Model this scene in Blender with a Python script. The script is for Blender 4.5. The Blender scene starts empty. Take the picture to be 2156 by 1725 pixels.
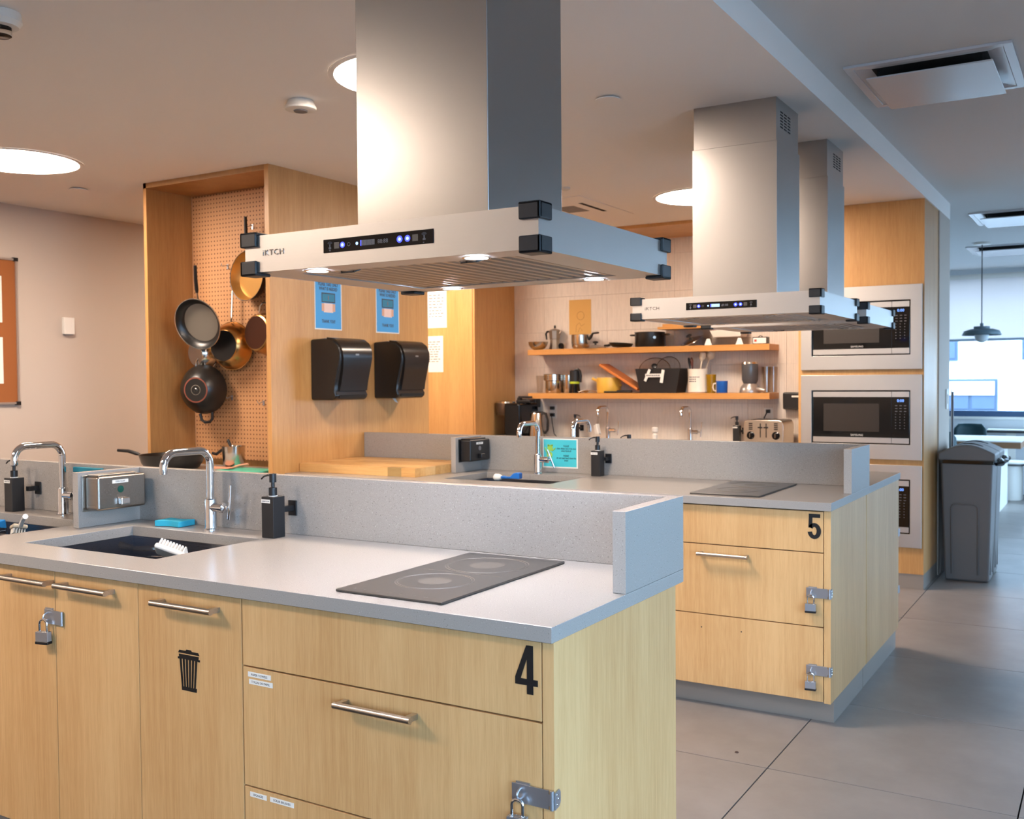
import bpy, bmesh, math, random
from mathutils import Matrix, Vector, Euler
random.seed(7)
S = bpy.context.scene
COL = S.collection
PI = math.pi

# ------------------------------------------------------------------ camera
F_PX, YAW, PITCH, ROLL, CAM_H = 2121.6, 0.5417, -0.0288, -0.0081, 1.4133
cam_d = bpy.data.cameras.new('camera'); cam = bpy.data.objects.new('camera', cam_d); COL.objects.link(cam)
cam_d.sensor_width = 36.0; cam_d.sensor_fit = 'HORIZONTAL'; cam_d.lens = F_PX / 2156 * 36.0
fw = Vector((-math.sin(YAW) * math.cos(PITCH), math.cos(YAW) * math.cos(PITCH), math.sin(PITCH)))
rt = fw.cross(Vector((0, 0, 1))).normalized(); up = rt.cross(fw)
r2 = rt * math.cos(ROLL) + up * math.sin(ROLL); u2 = -rt * math.sin(ROLL) + up * math.cos(ROLL)
m3 = Matrix((r2, u2, -fw)).transposed()
cam.matrix_world = Matrix.Translation((0, 0, CAM_H)) @ m3.to_4x4()
cam_d.clip_start = 0.05; cam_d.clip_end = 100
cam_d.dof.use_dof = True; cam_d.dof.focus_distance = 2.7; cam_d.dof.aperture_fstop = 7.0
S.camera = cam

# ------------------------------------------------------------------ view, world, daylight
S.view_settings.view_transform = 'Standard'
S.view_settings.look = 'None'
S.view_settings.gamma = 1.0
S.view_settings.exposure = 0.38
S.view_settings.use_curve_mapping = False
S.cycles.use_denoising = True
S.cycles.max_bounces = 8
S.cycles.diffuse_bounces = 5
S.cycles.glossy_bounces = 5
S.cycles.transmission_bounces = 6
S.cycles.transparent_max_bounces = 12
S.cycles.sample_clamp_indirect = 6
S.cycles.caustics_reflective = False
S.cycles.caustics_refractive = False
W = bpy.data.worlds.new('sky'); S.world = W; W.use_nodes = True
bg = W.node_tree.nodes['Background']
bg.inputs['Color'].default_value = (0.50, 0.71, 1.0, 1)
bg.inputs['Strength'].default_value = 13.0

H1, H2 = 2.59, 2.71          # kitchen ceiling, corridor ceiling
LAMP_WARM = (1.0, 0.70, 0.42)

def portal(name, loc, rot, sx, sy):
    l = bpy.data.lights.new(name, 'AREA'); l.shape = 'RECTANGLE'; l.size = sx; l.size_y = sy; l.cycles.is_portal = True
    o = bpy.data.objects.new(name, l); COL.objects.link(o); o.location = loc; o.rotation_euler = rot
    return o
portal('daylight_far_window', (-1.65, 13.33, 1.45), (-PI / 2, 0, 0), 8.2, 0.95)
portal('daylight_right_window', (2.53, 0.55, 1.3), (0, PI / 2, 0), 2.2, 3.9)
portal('daylight_added_window', (2.53, 10.5, 1.3), (0, PI / 2, 0), 2.2, 4.4)  # portal of the far side window that was added for daylight
portal('daylight_fill_window', (1.2, -1.53, 1.45), (PI / 2, 0, 0), 2.4, 1.7)  # portal of the added fill window behind the camera

# ------------------------------------------------------------------ materials
def lin(c):
    return tuple((x / 255 / 12.92) if x / 255 <= 0.04045 else ((x / 255 + 0.055) / 1.055) ** 2.4 for x in c) + (1.0,)
MATS = {}
def mat(name, col, rough=0.5, metal=0.0, **kw):
    if name in MATS: return MATS[name]
    m = bpy.data.materials.new(name); m.use_nodes = True
    b = m.node_tree.nodes['Principled BSDF']
    b.inputs['Base Color'].default_value = lin(col); b.inputs['Roughness'].default_value = rough
    b.inputs['Metallic'].default_value = metal
    for k, v in kw.items():
        if k == 'emit':
            b.inputs['Emission Color'].default_value = lin(v[0]); b.inputs['Emission Strength'].default_value = v[1]
        elif k == 'ior': b.inputs['IOR'].default_value = v
        elif k == 'trans': b.inputs['Transmission Weight'].default_value = v
        elif k == 'coat': b.inputs['Coat Weight'].default_value = v; b.inputs['Coat Roughness'].default_value = 0.05
        elif k == 'spec': b.inputs['Specular IOR Level'].default_value = v
    MATS[name] = m
    return m
def nd(m, t, **kw):
    n = m.node_tree.nodes.new(t)
    for k, v in kw.items():
        if k in n.inputs: n.inputs[k].default_value = v
        else: setattr(n, k, v)
    return n
def lk(m, a, b): m.node_tree.links.new(a, b)
def coords(m, scale, rot=(0, 0, 0)):
    tc = nd(m, 'ShaderNodeTexCoord'); mp = nd(m, 'ShaderNodeMapping')
    mp.inputs['Scale'].default_value = scale; mp.inputs['Rotation'].default_value = rot
    lk(m, tc.outputs['Object'], mp.inputs['Vector']); return mp.outputs['Vector']
def ramp(m, fac, stops):
    r = nd(m, 'ShaderNodeValToRGB'); e = r.color_ramp.elements
    while len(e) < len(stops): e.new(0.5)
    for el, (p, c) in zip(e, stops): el.position = p; el.color = c
    lk(m, fac, r.inputs['Fac']); return r.outputs['Color']
def bump(m, h, strength, dist=0.001):
    b = nd(m, 'ShaderNodeBump'); b.inputs['Strength'].default_value = strength; b.inputs['Distance'].default_value = dist
    lk(m, h, b.inputs['Height']); lk(m, b.outputs['Normal'], m.node_tree.nodes['Principled BSDF'].inputs['Normal'])
def P(m): return m.node_tree.nodes['Principled BSDF']

def wood(name, c1, c2, axis='z', rough=0.42, sc=1.0):
    m = mat(name, c1, rough)
    s = {'z': (70, 70, 3.2), 'x': (3.2, 70, 70), 'y': (70, 3.2, 70)}[axis]
    v = coords(m, tuple(a * sc for a in s))
    n1 = nd(m, 'ShaderNodeTexNoise', Scale=1.0, Detail=6.0, Roughness=0.65); lk(m, v, n1.inputs['Vector'])
    v2 = coords(m, tuple(a * sc * (5 if a > 10 else 4) for a in s))
    n2 = nd(m, 'ShaderNodeTexNoise', Scale=1.0, Detail=3.0, Roughness=0.6); lk(m, v2, n2.inputs['Vector'])
    v3 = coords(m, tuple(a * sc * (0.1 if a > 10 else 0.22) for a in s))
    n3 = nd(m, 'ShaderNodeTexNoise', Scale=1.0, Detail=2.0, Roughness=0.5); lk(m, v3, n3.inputs['Vector'])
    a = nd(m, 'ShaderNodeMix', data_type='FLOAT'); a.inputs[0].default_value = 0.45
    lk(m, n1.outputs['Fac'], a.inputs[2]); lk(m, n2.outputs['Fac'], a.inputs[3])
    b = nd(m, 'ShaderNodeMix', data_type='FLOAT'); b.inputs[0].default_value = 0.35
    lk(m, a.outputs[0], b.inputs[2]); lk(m, n3.outputs['Fac'], b.inputs[3])
    lk(m, ramp(m, b.outputs[0], [(0.34, lin(c2)), (0.6, lin(c1))]), P(m).inputs['Base Color'])
    bump(m, a.outputs[0], 0.12, 0.0006)
    return m

M_VENEER = wood('maple_veneer', (216, 174, 120), (190, 142, 88))
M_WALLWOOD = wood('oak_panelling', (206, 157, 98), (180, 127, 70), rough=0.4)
M_SHELFWOOD = wood('shelf_wood', (208, 152, 86), (186, 126, 62), axis='x')
M_BUTCHER = [wood('butcher_stave_%d' % i, c[0], c[1], axis='x', rough=0.4) for i, c in enumerate(
    [((222, 178, 116), (196, 144, 82)), ((214, 166, 102), (176, 122, 66)), ((226, 186, 128), (204, 158, 98))])]

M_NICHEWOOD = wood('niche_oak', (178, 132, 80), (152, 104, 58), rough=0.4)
def quartz():
    m = mat('grey_quartz', (159, 153, 147), 0.32, coat=0.0)
    v = coords(m, (1, 1, 1))
    n = nd(m, 'ShaderNodeTexNoise', Scale=330.0, Detail=2.0); lk(m, v, n.inputs['Vector'])
    n2 = nd(m, 'ShaderNodeTexNoise', Scale=900.0, Detail=1.0); lk(m, v, n2.inputs['Vector'])
    c1 = ramp(m, n.outputs['Fac'], [(0.27, lin((96, 90, 88))), (0.33, lin((159, 153, 147))), (0.68, lin((163, 157, 151))), (0.75, lin((205, 200, 194)))])
    mx = nd(m, 'ShaderNodeMix', data_type='RGBA', blend_type='MULTIPLY'); mx.inputs[0].default_value = 0.35
    lk(m, c1, mx.inputs[6]); lk(m, ramp(m, n2.outputs['Fac'], [(0.3, (0.6, 0.6, 0.6, 1)), (0.6, (1, 1, 1, 1))]), mx.inputs[7])
    lk(m, mx.outputs[2], P(m).inputs['Base Color'])
    P(m).inputs['Roughness'].default_value = 0.24
    return m
M_QUARTZ = quartz()

def steel(name, col=(200, 196, 190), rough=0.3, axis='x', br=0.08, bs=0.06):
    m = mat(name, col, rough, 1.0)
    s = {'x': (3, 600, 600), 'z': (500, 500, 3), 'y': (600, 3, 600)}[axis]
    n = nd(m, 'ShaderNodeTexNoise', Scale=1.0, Detail=2.0); lk(m, coords(m, s), n.inputs['Vector'])
    mr = nd(m, 'ShaderNodeMapRange'); mr.inputs['To Min'].default_value = rough - br; mr.inputs['To Max'].default_value = rough + br
    lk(m, n.outputs['Fac'], mr.inputs['Value']); lk(m, mr.outputs['Result'], P(m).inputs['Roughness'])
    bump(m, n.outputs['Fac'], bs, 0.0003)
    return m
M_STEEL = steel('brushed_steel', (194, 191, 188), 0.42, 'x')
M_STEELV = steel('brushed_steel_sheet', (170, 167, 164), 0.31, 'x', 0.05, 0.012)
M_POTSTEEL = mat('polished_steel', (205, 198, 188), 0.2, 1.0)
M_GOLDSTEEL = mat('heat_tinted_steel', (186, 142, 86), 0.25, 1.0)
M_CHROME = mat('chrome', (228, 228, 230), 0.05, 1.0)
M_ZINC = mat('zinc_plate', (188, 190, 196), 0.38, 0.9)
M_HANDLE = steel('satin_nickel', (198, 190, 182), 0.3, 'x')
M_BLACK = mat('black_plastic', (22, 22, 24), 0.38)
M_BLACKM = mat('matt_black', (26, 26, 28), 0.5)
M_BLACKG = mat('black_gloss', (10, 10, 12), 0.08)
M_RUBBER = mat('black_rubber', (28, 30, 34), 0.42)
M_DARKGREY = mat('nonstick_grey', (122, 114, 102), 0.35, 0.2)
M_NONSTICK = mat('nonstick_black', (24, 23, 22), 0.32)
M_GAP = mat('shadow_gap', (18, 14, 10), 0.9)
M_WHITE = mat('white_plastic', (226, 222, 214), 0.45)
M_PAPER = mat('white_paper', (232, 228, 220), 0.8)
M_PRINT = mat('printed_ink', (70, 70, 76), 0.8)
M_INK = mat('black_vinyl', (14, 14, 16), 0.5)
M_GLASS = mat('clear_glass', (245, 248, 248), 0.03, 0.0, trans=1.0, ior=1.45)
M_SINK = steel('dark_sink_steel', (138, 138, 146), 0.3, 'x')
M_TOE = mat('toe_kick_laminate', (158, 148, 138), 0.4, 0.4)
M_TOWEL = mat('smoked_black_plastic', (30, 27, 25), 0.24)
M_BLUE = mat('blue_print', (66, 160, 220), 0.55)
M_TEALP = mat('teal_print', (70, 196, 208), 0.5)
M_TEALD = mat('dark_teal_print', (40, 128, 160), 0.6)
M_SKIN = mat('pale_print', (240, 208, 196), 0.6)
M_SPONGE = mat('cyan_sponge', (48, 170, 200), 0.9)
M_WHITEPAINT = mat('wall_paint', (192, 178, 164), 0.75)
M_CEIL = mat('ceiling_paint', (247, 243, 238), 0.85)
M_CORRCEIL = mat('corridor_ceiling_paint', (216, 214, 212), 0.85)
M_GREYPL = mat('grey_bin_plastic', (104, 100, 98), 0.45)
M_AMBER = mat('amber_glass', (196, 150, 20), 0.08, 0.0, trans=0.6)
M_CYAN = mat('led_blue', (40, 50, 255), 0.4, emit=((60, 70, 255), 2.2))
M_LCD = mat('led_white_blue', (150, 190, 255), 0.4, emit=((150, 190, 255), 1.6))
M_DIGIT = mat('led_digits', (120, 170, 255), 0.4, emit=((110, 160, 255), 1.0))
M_FAINT = mat('faint_print', (110, 108, 112), 0.5)
M_LAMP = mat('lamp_diffuser', (255, 244, 226), 0.5, emit=((255, 233, 213), 54.0))
M_LENSOFF = mat('hood_lens_off', (190, 188, 184), 0.3)
M_LED = mat('hood_led', (240, 240, 255), 0.5, emit=((238, 240, 255), 640.0))

def thin_glass():
    m = bpy.data.materials.new('window_glass'); m.use_nodes = True; nt = m.node_tree; nt.nodes.clear()
    o = nt.nodes.new('ShaderNodeOutputMaterial'); mx = nt.nodes.new('ShaderNodeMixShader'); mx.inputs[0].default_value = 0.06
    t = nt.nodes.new('ShaderNodeBsdfTransparent'); g = nt.nodes.new('ShaderNodeBsdfGlossy'); g.inputs['Roughness'].default_value = 0.02
    t.inputs['Color'].default_value = (0.9, 0.95, 0.96, 1)
    nt.links.new(t.outputs[0], mx.inputs[1]); nt.links.new(g.outputs[0], mx.inputs[2]); nt.links.new(mx.outputs[0], o.inputs['Surface'])
    return m
M_PANE = thin_glass()
def tumbler_glass():
    m = bpy.data.materials.new('thin_clear_plastic'); m.use_nodes = True; nt = m.node_tree; nt.nodes.clear()
    o = nt.nodes.new('ShaderNodeOutputMaterial'); mx = nt.nodes.new('ShaderNodeMixShader'); mx.inputs[0].default_value = 0.06
    t = nt.nodes.new('ShaderNodeBsdfTransparent'); g = nt.nodes.new('ShaderNodeBsdfGlossy'); g.inputs['Roughness'].default_value = 0.08
    t.inputs['Color'].default_value = (0.92, 0.9, 0.88, 1)
    nt.links.new(t.outputs[0], mx.inputs[1]); nt.links.new(g.outputs[0], mx.inputs[2]); nt.links.new(mx.outputs[0], o.inputs['Surface'])
    return m
M_CLEAR = tumbler_glass()
def blind_mat():
    m = bpy.data.materials.new('blind_fabric'); m.use_nodes = True; nt = m.node_tree; nt.nodes.clear()
    o = nt.nodes.new('ShaderNodeOutputMaterial'); mx = nt.nodes.new('ShaderNodeMixShader'); mx.inputs[0].default_value = 0.45
    t = nt.nodes.new('ShaderNodeBsdfTranslucent'); g = nt.nodes.new('ShaderNodeBsdfDiffuse')
    t.inputs['Color'].default_value = (0.92, 0.82, 0.78, 1); g.inputs['Color'].default_value = (0.8, 0.8, 0.8, 1)
    nt.links.new(g.outputs[0], mx.inputs[1]); nt.links.new(t.outputs[0], mx.inputs[2]); nt.links.new(mx.outputs[0], o.inputs['Surface'])
    return m
M_BLIND = blind_mat()

# corridor / kitchen tiles: porcelain slabs
def porcelain():
    m = mat('floor_porcelain', (150, 144, 138), 0.42)
    n = nd(m, 'ShaderNodeTexNoise', Scale=3.0, Detail=5.0, Roughness=0.6); lk(m, coords(m, (1, 1, 1)), n.inputs['Vector'])
    lk(m, ramp(m, n.outputs['Fac'], [(0.3, lin((132, 125, 120))), (0.7, lin((150, 143, 138)))]), P(m).inputs['Base Color'])
    P(m).inputs['Roughness'].default_value = 0.38
    return m
M_TILE = porcelain()
M_GROUT = mat('dark_grout', (24, 21, 20), 0.9)
def mosaic():   # fine vertical kit-kat relief in large square sheets
    m = mat('ribbed_wall_tile', (226, 214, 200), 0.4)
    v = coords(m, (1, 1, 1))
    w = nd(m, 'ShaderNodeTexWave', wave_type='BANDS', bands_direction='X', Scale=24.0, Distortion=0.0); lk(m, v, w.inputs['Vector'])
    n = nd(m, 'ShaderNodeTexNoise', Scale=1.0, Detail=2.0); lk(m, coords(m, (60, 60, 8)), n.inputs['Vector'])
    c = ramp(m, w.outputs['Fac'], [(0.04, lin((202, 188, 174))), (0.3, lin((228, 216, 202)))])
    mx = nd(m, 'ShaderNodeMix', data_type='RGBA', blend_type='MULTIPLY'); mx.inputs[0].default_value = 0.3
    lk(m, c, mx.inputs[6]); lk(m, ramp(m, n.outputs['Fac'], [(0.35, (0.75, 0.75, 0.75, 1)), (0.6, (1, 1, 1, 1))]), mx.inputs[7])
    lk(m, mx.outputs[2], P(m).inputs['Base Color'])
    bump(m, w.outputs['Fac'], 0.3, 0.001)
    return m
M_MOSAIC = mosaic()
def pegboard():   # rows of small round holes on a 25 mm grid
    m = mat('pegboard', (186, 134, 90), 0.55)
    v = coords(m, (1, 1, 1))
    sx = nd(m, 'ShaderNodeSeparateXYZ'); lk(m, v, sx.inputs[0])
    def cell(o):
        a = nd(m, 'ShaderNodeMath', operation='MULTIPLY'); a.inputs[1].default_value = 1 / 0.0254; lk(m, o, a.inputs[0])
        f = nd(m, 'ShaderNodeMath', operation='FRACT'); lk(m, a.outputs[0], f.inputs[0])
        s = nd(m, 'ShaderNodeMath', operation='SUBTRACT'); s.inputs[1].default_value = 0.5; lk(m, f.outputs[0], s.inputs[0])
        q = nd(m, 'ShaderNodeMath', operation='MULTIPLY'); lk(m, s.outputs[0], q.inputs[0]); lk(m, s.outputs[0], q.inputs[1]); return q.outputs[0]
    ad = nd(m, 'ShaderNodeMath', operation='ADD'); lk(m, cell(sx.outputs['X']), ad.inputs[0]); lk(m, cell(sx.outputs['Z']), ad.inputs[1])
    lk(m, ramp(m, ad.outputs[0], [(0.028, lin((104, 62, 34))), (0.045, lin((190, 140, 96)))]), P(m).inputs['Base Color'])
    return m
M_PEG = pegboard()

# ------------------------------------------------------------------ mesh builder
class B:
    def __init__(s): s.v = []; s.f = []; s.M = Matrix()
    def at(s, loc=(0, 0, 0), rot=(0, 0, 0)):
        s.M = Matrix.Translation(loc) @ Euler(rot).to_matrix().to_4x4(); return s
    def add(s, vs, fs):
        n = len(s.v); s.v += [tuple(s.M @ Vector(p)) for p in vs]; s.f += [tuple(i + n for i in f) for f in fs]; return s
    def box(s, x0, x1, y0, y1, z0, z1):
        return s.add([(x0, y0, z0), (x1, y0, z0), (x1, y1, z0), (x0, y1, z0), (x0, y0, z1), (x1, y0, z1), (x1, y1, z1), (x0, y1, z1)],
                     [(0, 3, 2, 1), (4, 5, 6, 7), (0, 1, 5, 4), (1, 2, 6, 5), (2, 3, 7, 6), (3, 0, 4, 7)])
    def taper(s, b, t, z0, z1):   # b, t = (x0,x1,y0,y1)
        return s.add([(b[0], b[2], z0), (b[1], b[2], z0), (b[1], b[3], z0), (b[0], b[3], z0), (t[0], t[2], z1), (t[1], t[2], z1), (t[1], t[3], z1), (t[0], t[3], z1)],
                     [(0, 3, 2, 1), (4, 5, 6, 7), (0, 1, 5, 4), (1, 2, 6, 5), (2, 3, 7, 6), (3, 0, 4, 7)])
    def lathe(s, prof, n=28, cap0=True, cap1=True):   # prof: (r, z)
        vs = []; fs = []
        for r, z in prof:
            for i in range(n):
                a = 2 * PI * i / n; vs.append((r * math.cos(a), r * math.sin(a), z))
        for k in range(len(prof) - 1):
            for i in range(n):
                j = (i + 1) % n; fs.append((k * n + i, k * n + j, (k + 1) * n + j, (k + 1) * n + i))
        if cap0: fs.append(tuple(reversed(range(n))))
        if cap1: fs.append(tuple(range((len(prof) - 1) * n, len(prof) * n)))
        return s.add(vs, fs)
    def cyl(s, r, z0, z1, n=24): return s.lathe([(r, z0), (r, z1)], n)
    def tube(s, pts, r, n=10, closed=False):
        pts = [Vector(p) for p in pts]; N = len(pts); vs = []; fs = []
        rr = r if isinstance(r, (list, tuple)) else [r] * N
        prev = None
        for k, p in enumerate(pts):
            if closed: t = (pts[(k + 1) % N] - pts[k - 1]).normalized()
            else: t = (pts[min(k + 1, N - 1)] - pts[max(k - 1, 0)]).normalized()
            if prev is None:
                a = Vector((0, 0, 1)) if abs(t.z) < 0.9 else Vector((1, 0, 0)); u = t.cross(a).normalized()
            else: u = (prev - t * prev.dot(t)).normalized()
            prev = u; w = t.cross(u)
            for i in range(n):
                a = 2 * PI * i / n; vs.append(tuple(p + u * math.cos(a) * rr[k] + w * math.sin(a) * rr[k]))
        for k in range(N if closed else N - 1):
            q = (k + 1) % N
            for i in range(n):
                j = (i + 1) % n; fs.append((k * n + i, k * n + j, q * n + j, q * n + i))
        if not closed: fs.append(tuple(reversed(range(n)))); fs.append(tuple(range((N - 1) * n, N * n)))
        return s.add(vs, fs)
    def prism(s, poly, y0, y1):   # poly in (x, z), extruded along y
        n = len(poly); vs = [(x, y0, z) for x, z in poly] + [(x, y1, z) for x, z in poly]
        fs = [tuple(range(n)), tuple(reversed(range(n, 2 * n)))] + [(i, i + n, (i + 1) % n + n, (i + 1) % n) for i in range(n)]
        return s.add(vs, fs)
    def prismx(s, poly, x0, x1):  # poly in (y, z), extruded along x
        n = len(poly); vs = [(x0, y, z) for y, z in poly] + [(x1, y, z) for y, z in poly]
        fs = [tuple(reversed(range(n))), tuple(range(n, 2 * n))] + [(i, (i + 1) % n, (i + 1) % n + n, i + n) for i in range(n)]
        return s.add(vs, fs)
    def slab(s, xs, ys, z0, z1, holes):   # a plate with rectangular openings
        ok = lambda i, j: 0 <= i < len(xs) - 1 and 0 <= j < len(ys) - 1 and (i, j) not in holes
        idx = {}; vs = []; fs = []
        def vi(i, j, k):
            if (i, j, k) not in idx: idx[(i, j, k)] = len(vs); vs.append((xs[i], ys[j], (z0, z1)[k]))
            return idx[(i, j, k)]
        for i in range(len(xs) - 1):
            for j in range(len(ys) - 1):
                if not ok(i, j): continue
                fs.append((vi(i, j, 1), vi(i + 1, j, 1), vi(i + 1, j + 1, 1), vi(i, j + 1, 1)))
                fs.append((vi(i, j, 0), vi(i, j + 1, 0), vi(i + 1, j + 1, 0), vi(i + 1, j, 0)))
                if not ok(i - 1, j): fs.append((vi(i, j, 0), vi(i, j, 1), vi(i, j + 1, 1), vi(i, j + 1, 0)))
                if not ok(i + 1, j): fs.append((vi(i + 1, j, 0), vi(i + 1, j + 1, 0), vi(i + 1, j + 1, 1), vi(i + 1, j, 1)))
                if not ok(i, j - 1): fs.append((vi(i, j, 0), vi(i + 1, j, 0), vi(i + 1, j, 1), vi(i, j, 1)))
                if not ok(i, j + 1): fs.append((vi(i, j + 1, 0), vi(i, j + 1, 1), vi(i + 1, j + 1, 1), vi(i + 1, j + 1, 0)))
        return s.add(vs, fs)
    def make(s, name, m, parent=None, bevel=0, smooth=False, seg=2, ang=35, solid=0, recalc=True):
        me = bpy.data.meshes.new(name); me.from_pydata(s.v, [], s.f); me.materials.append(m)
        if recalc:
            bm = bmesh.new(); bm.from_mesh(me); bmesh.ops.recalc_face_normals(bm, faces=bm.faces); bm.to_mesh(me); bm.free()
        if smooth:
            for p in me.polygons: p.use_smooth = True
            me.set_sharp_from_angle(angle=math.radians(ang))
        o = bpy.data.objects.new(name, me); COL.objects.link(o)
        if parent is not None: o.parent = parent
        if solid:
            d = o.modifiers.new('thickness', 'SOLIDIFY'); d.thickness = solid
        if bevel:
            d = o.modifiers.new('bevel', 'BEVEL'); d.width = bevel; d.segments = seg; d.limit_method = 'ANGLE'; d.angle_limit = math.radians(40)
            for p in me.polygons: p.use_smooth = True
            if not smooth: me.set_sharp_from_angle(angle=math.radians(89))
            d.harden_normals = True
        return o

def tag(o, label=None, cat=None, group=None, kind=None):
    if label: o['label'] = label
    if cat: o['category'] = cat
    if group: o['group'] = group
    if kind: o['kind'] = kind
    return o
def thing(name, label, cat, loc=(0, 0, 0), rz=0, group=None, rot=None):
    o = bpy.data.objects.new(name, None); COL.objects.link(o); o.empty_display_size = 0.05
    o.location = loc; o.rotation_euler = rot if rot else (0, 0, rz)
    return tag(o, label, cat, group)
def struct(o, label=None): o['kind'] = 'structure'; return tag(o, label)
def dup(root, loc, label=None, rz=None, group=None):
    r = root.copy(); COL.objects.link(r); r.location = loc
    if rz is not None: r.rotation_euler = (0, 0, rz)
    if label: r['label'] = label
    if group: r['group'] = group
    for ch in [c for c in bpy.data.objects if c.parent == root]:
        c = ch.copy(); COL.objects.link(c); c.parent = r
        for g in [x for x in bpy.data.objects if x.parent == ch]:
            d = g.copy(); COL.objects.link(d); d.parent = c
    return r
def text(body, size, loc, rot, m, parent, name='lettering', bold=0.0, sx=1.0, ext=0.0002, align='LEFT'):
    cu = bpy.data.curves.new(name, 'FONT'); cu.body = body; cu.size = size; cu.offset = bold; cu.extrude = ext
    cu.resolution_u = 2; cu.align_x = align; cu.space_line = 0.95; cu.space_character = 1.12 if name == 'embossed_lettering' else 1.0
    t = bpy.data.objects.new('tmp', cu); COL.objects.link(t)
    me = bpy.data.meshes.new_from_object(t); bpy.data.objects.remove(t); me.materials.clear(); me.materials.append(m)
    o = bpy.data.objects.new(name, me); COL.objects.link(o); o.parent = parent
    o.location = loc; o.rotation_euler = rot; o.scale = (sx, 1, 1)
    return o
FRONT = (PI / 2, 0, 0)          # text that faces the camera side (-Y)
SIDE = (PI / 2, 0, PI / 2)      # text that faces +X
def arcpts(c, r, a0, a1, n, pl='yz'):
    out = []
    for i in range(n + 1):
        a = a0 + (a1 - a0) * i / n; p, q = r * math.cos(a), r * math.sin(a)
        out.append((c[0], c[1] + p, c[2] + q) if pl == 'yz' else (c[0] + p, c[1], c[2] + q) if pl == 'xz' else (c[0] + p, c[1] + q, c[2]))
    return out

# ------------------------------------------------------------------ room shell
M_FRAME = mat('blue_grey_frame', (58, 84, 116), 0.5)
GX0, GY0, TX, TY = -1.08, 3.568, 0.815, 0.887
floor = struct(B().box(-6.4, 3.4, -1.8, 13.6, -0.12, -0.008).make('floor', M_GROUT))
tile_me = None
for i in range(-4, 4):
    for j in range(-2, 11):
        if i < -1 and j > 3: continue
        x0 = GX0 + i * TX; y0 = GY0 + j * TY
        b = B().box(0.0025, TX - 0.0025, 0.0025, TY - 0.0025, -0.0085, 0)
        if tile_me is None:
            o = b.make('floor_tile', M_TILE, floor); tile_me = o.data
        else:
            o = bpy.data.objects.new('floor_tile', tile_me); COL.objects.link(o); o.parent = floor
        o.location = (x0, y0, 0)
struct(B().box(-6.4, -1.09, -1.8, 8.2, H1, 2.95).make('ceiling', M_CEIL))
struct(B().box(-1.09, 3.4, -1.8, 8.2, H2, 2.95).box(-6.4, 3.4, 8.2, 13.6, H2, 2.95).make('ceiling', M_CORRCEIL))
struct(B().box(-6.4, -6.2, -1.8, 13.6, 0, H2).make('wall_left', M_WHITEPAINT))
struct(B().box(-6.4, 3.4, -1.8, -1.6, 0, 0.6).box(-6.4, 3.4, -1.8, -1.6, 2.3, 2.95).box(-6.4, 0.0, -1.8, -1.6, 0.6, 2.3).box(2.4, 3.4, -1.8, -1.6, 0.6, 2.3).make('wall_front', M_WHITEPAINT))
win3 = struct(B().box(0.0, 2.4, -1.72, -1.64, 0.6, 0.65).box(0.0, 2.4, -1.72, -1.64, 2.25, 2.3).make('fill_window_3', M_FRAME))  # unseen window, added behind the camera to fill front faces with daylight
for x in (0.0, 1.2, 2.35): B().box(x, x + 0.05, -1.72, -1.64, 0.65, 2.25).make('window_frame', M_FRAME, win3)
for a, b_ in ((0.05, 1.2), (1.25, 2.35)): B().box(a, b_, -1.686, -1.68, 0.65, 2.25).make('pane', M_PANE, win3)
# back wall of the kitchen: ribbed tile on the kitchen side, painted end towards the corridor
wb = struct(B().box(-6.2, -1.09, 7.775, 8.2, 0, H1).box(-1.925, -1.09, 7.69, 7.775, 0, H1).make('wall_back', M_WHITEPAINT))
# tile sheets (square, with fine joints)
sh = 0.305
for i in range(9):
    for k in range(9):
        x0 = -4.63 + i * sh; z0 = 0.0 + k * sh
        if x0 > -1.93 or z0 > 2.5 or z0 < 0.5: continue
        B().box(0.0008, sh - 0.0008, 0, 0.025, 0.0008, sh - 0.0008).make('wall_tile', M_MOSAIC, wb).location = (x0, 7.75, z0)
# far window wall
fwall = struct(B().box(-6.4, 3.4, 13.4, 13.6, 0, 0.93).box(-6.4, 3.4, 13.4, 13.6, 2.6, 2.95).box(-6.4, -5.8, 13.4, 13.6, 0.93, 2.6)
               .box(2.5, 3.4, 13.4, 13.6, 0.93, 2.6).make('wall_far', mat('far_wall_paint', (206, 208, 210), 0.7)))
win = struct(B().box(-5.8, 2.5, 13.38, 13.46, 0.93, 1.0).box(-5.8, 2.5, 13.42, 13.46, 2.56, 2.6).make('window_1', M_FRAME))
for x in (-5.78, -3.5, 1.2, 2.46):
    B().box(x, x + 0.05, 13.42, 13.47, 1.0, 2.56).make('window_frame', M_FRAME, win)
for a, b_ in ((-5.73, -3.5), (-3.45, 1.2), (1.25, 2.46)):
    B().box(a, b_, 13.44, 13.446, 1.0, 2.56).make('pane', M_PANE, win)
B().box(-5.8, 2.5, 13.36, 13.5, 0.9, 0.93).make('window_sill', M_WHITE, win)
for a, b_ in ((-5.7, -3.6), (-3.5, 1.1), (1.2, 2.4)):
    bl = thing('roller_blind', 'white fabric roller blind half lowered over the %s window bay' % {-5.7: 'left hidden', -3.5: 'wide far', 1.2: 'right hidden'}[a], 'blind', (a, 13.34, 1.86))
    B().box(0, b_ - a, -0.002, 0.0, 0.0, 0.74).make('fabric', M_BLIND, bl)
    B().box(0, b_ - a, -0.01, 0.01, -0.018, 0.012).make('bottom_bar', mat('bar_grey', (150, 165, 180), 0.5), bl)
    B().at((0, 0, 0.76), (0, PI / 2, 0)).cyl(0.03, 0, b_ - a, 16).make('roller', M_WHITE, bl, smooth=True)
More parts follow.
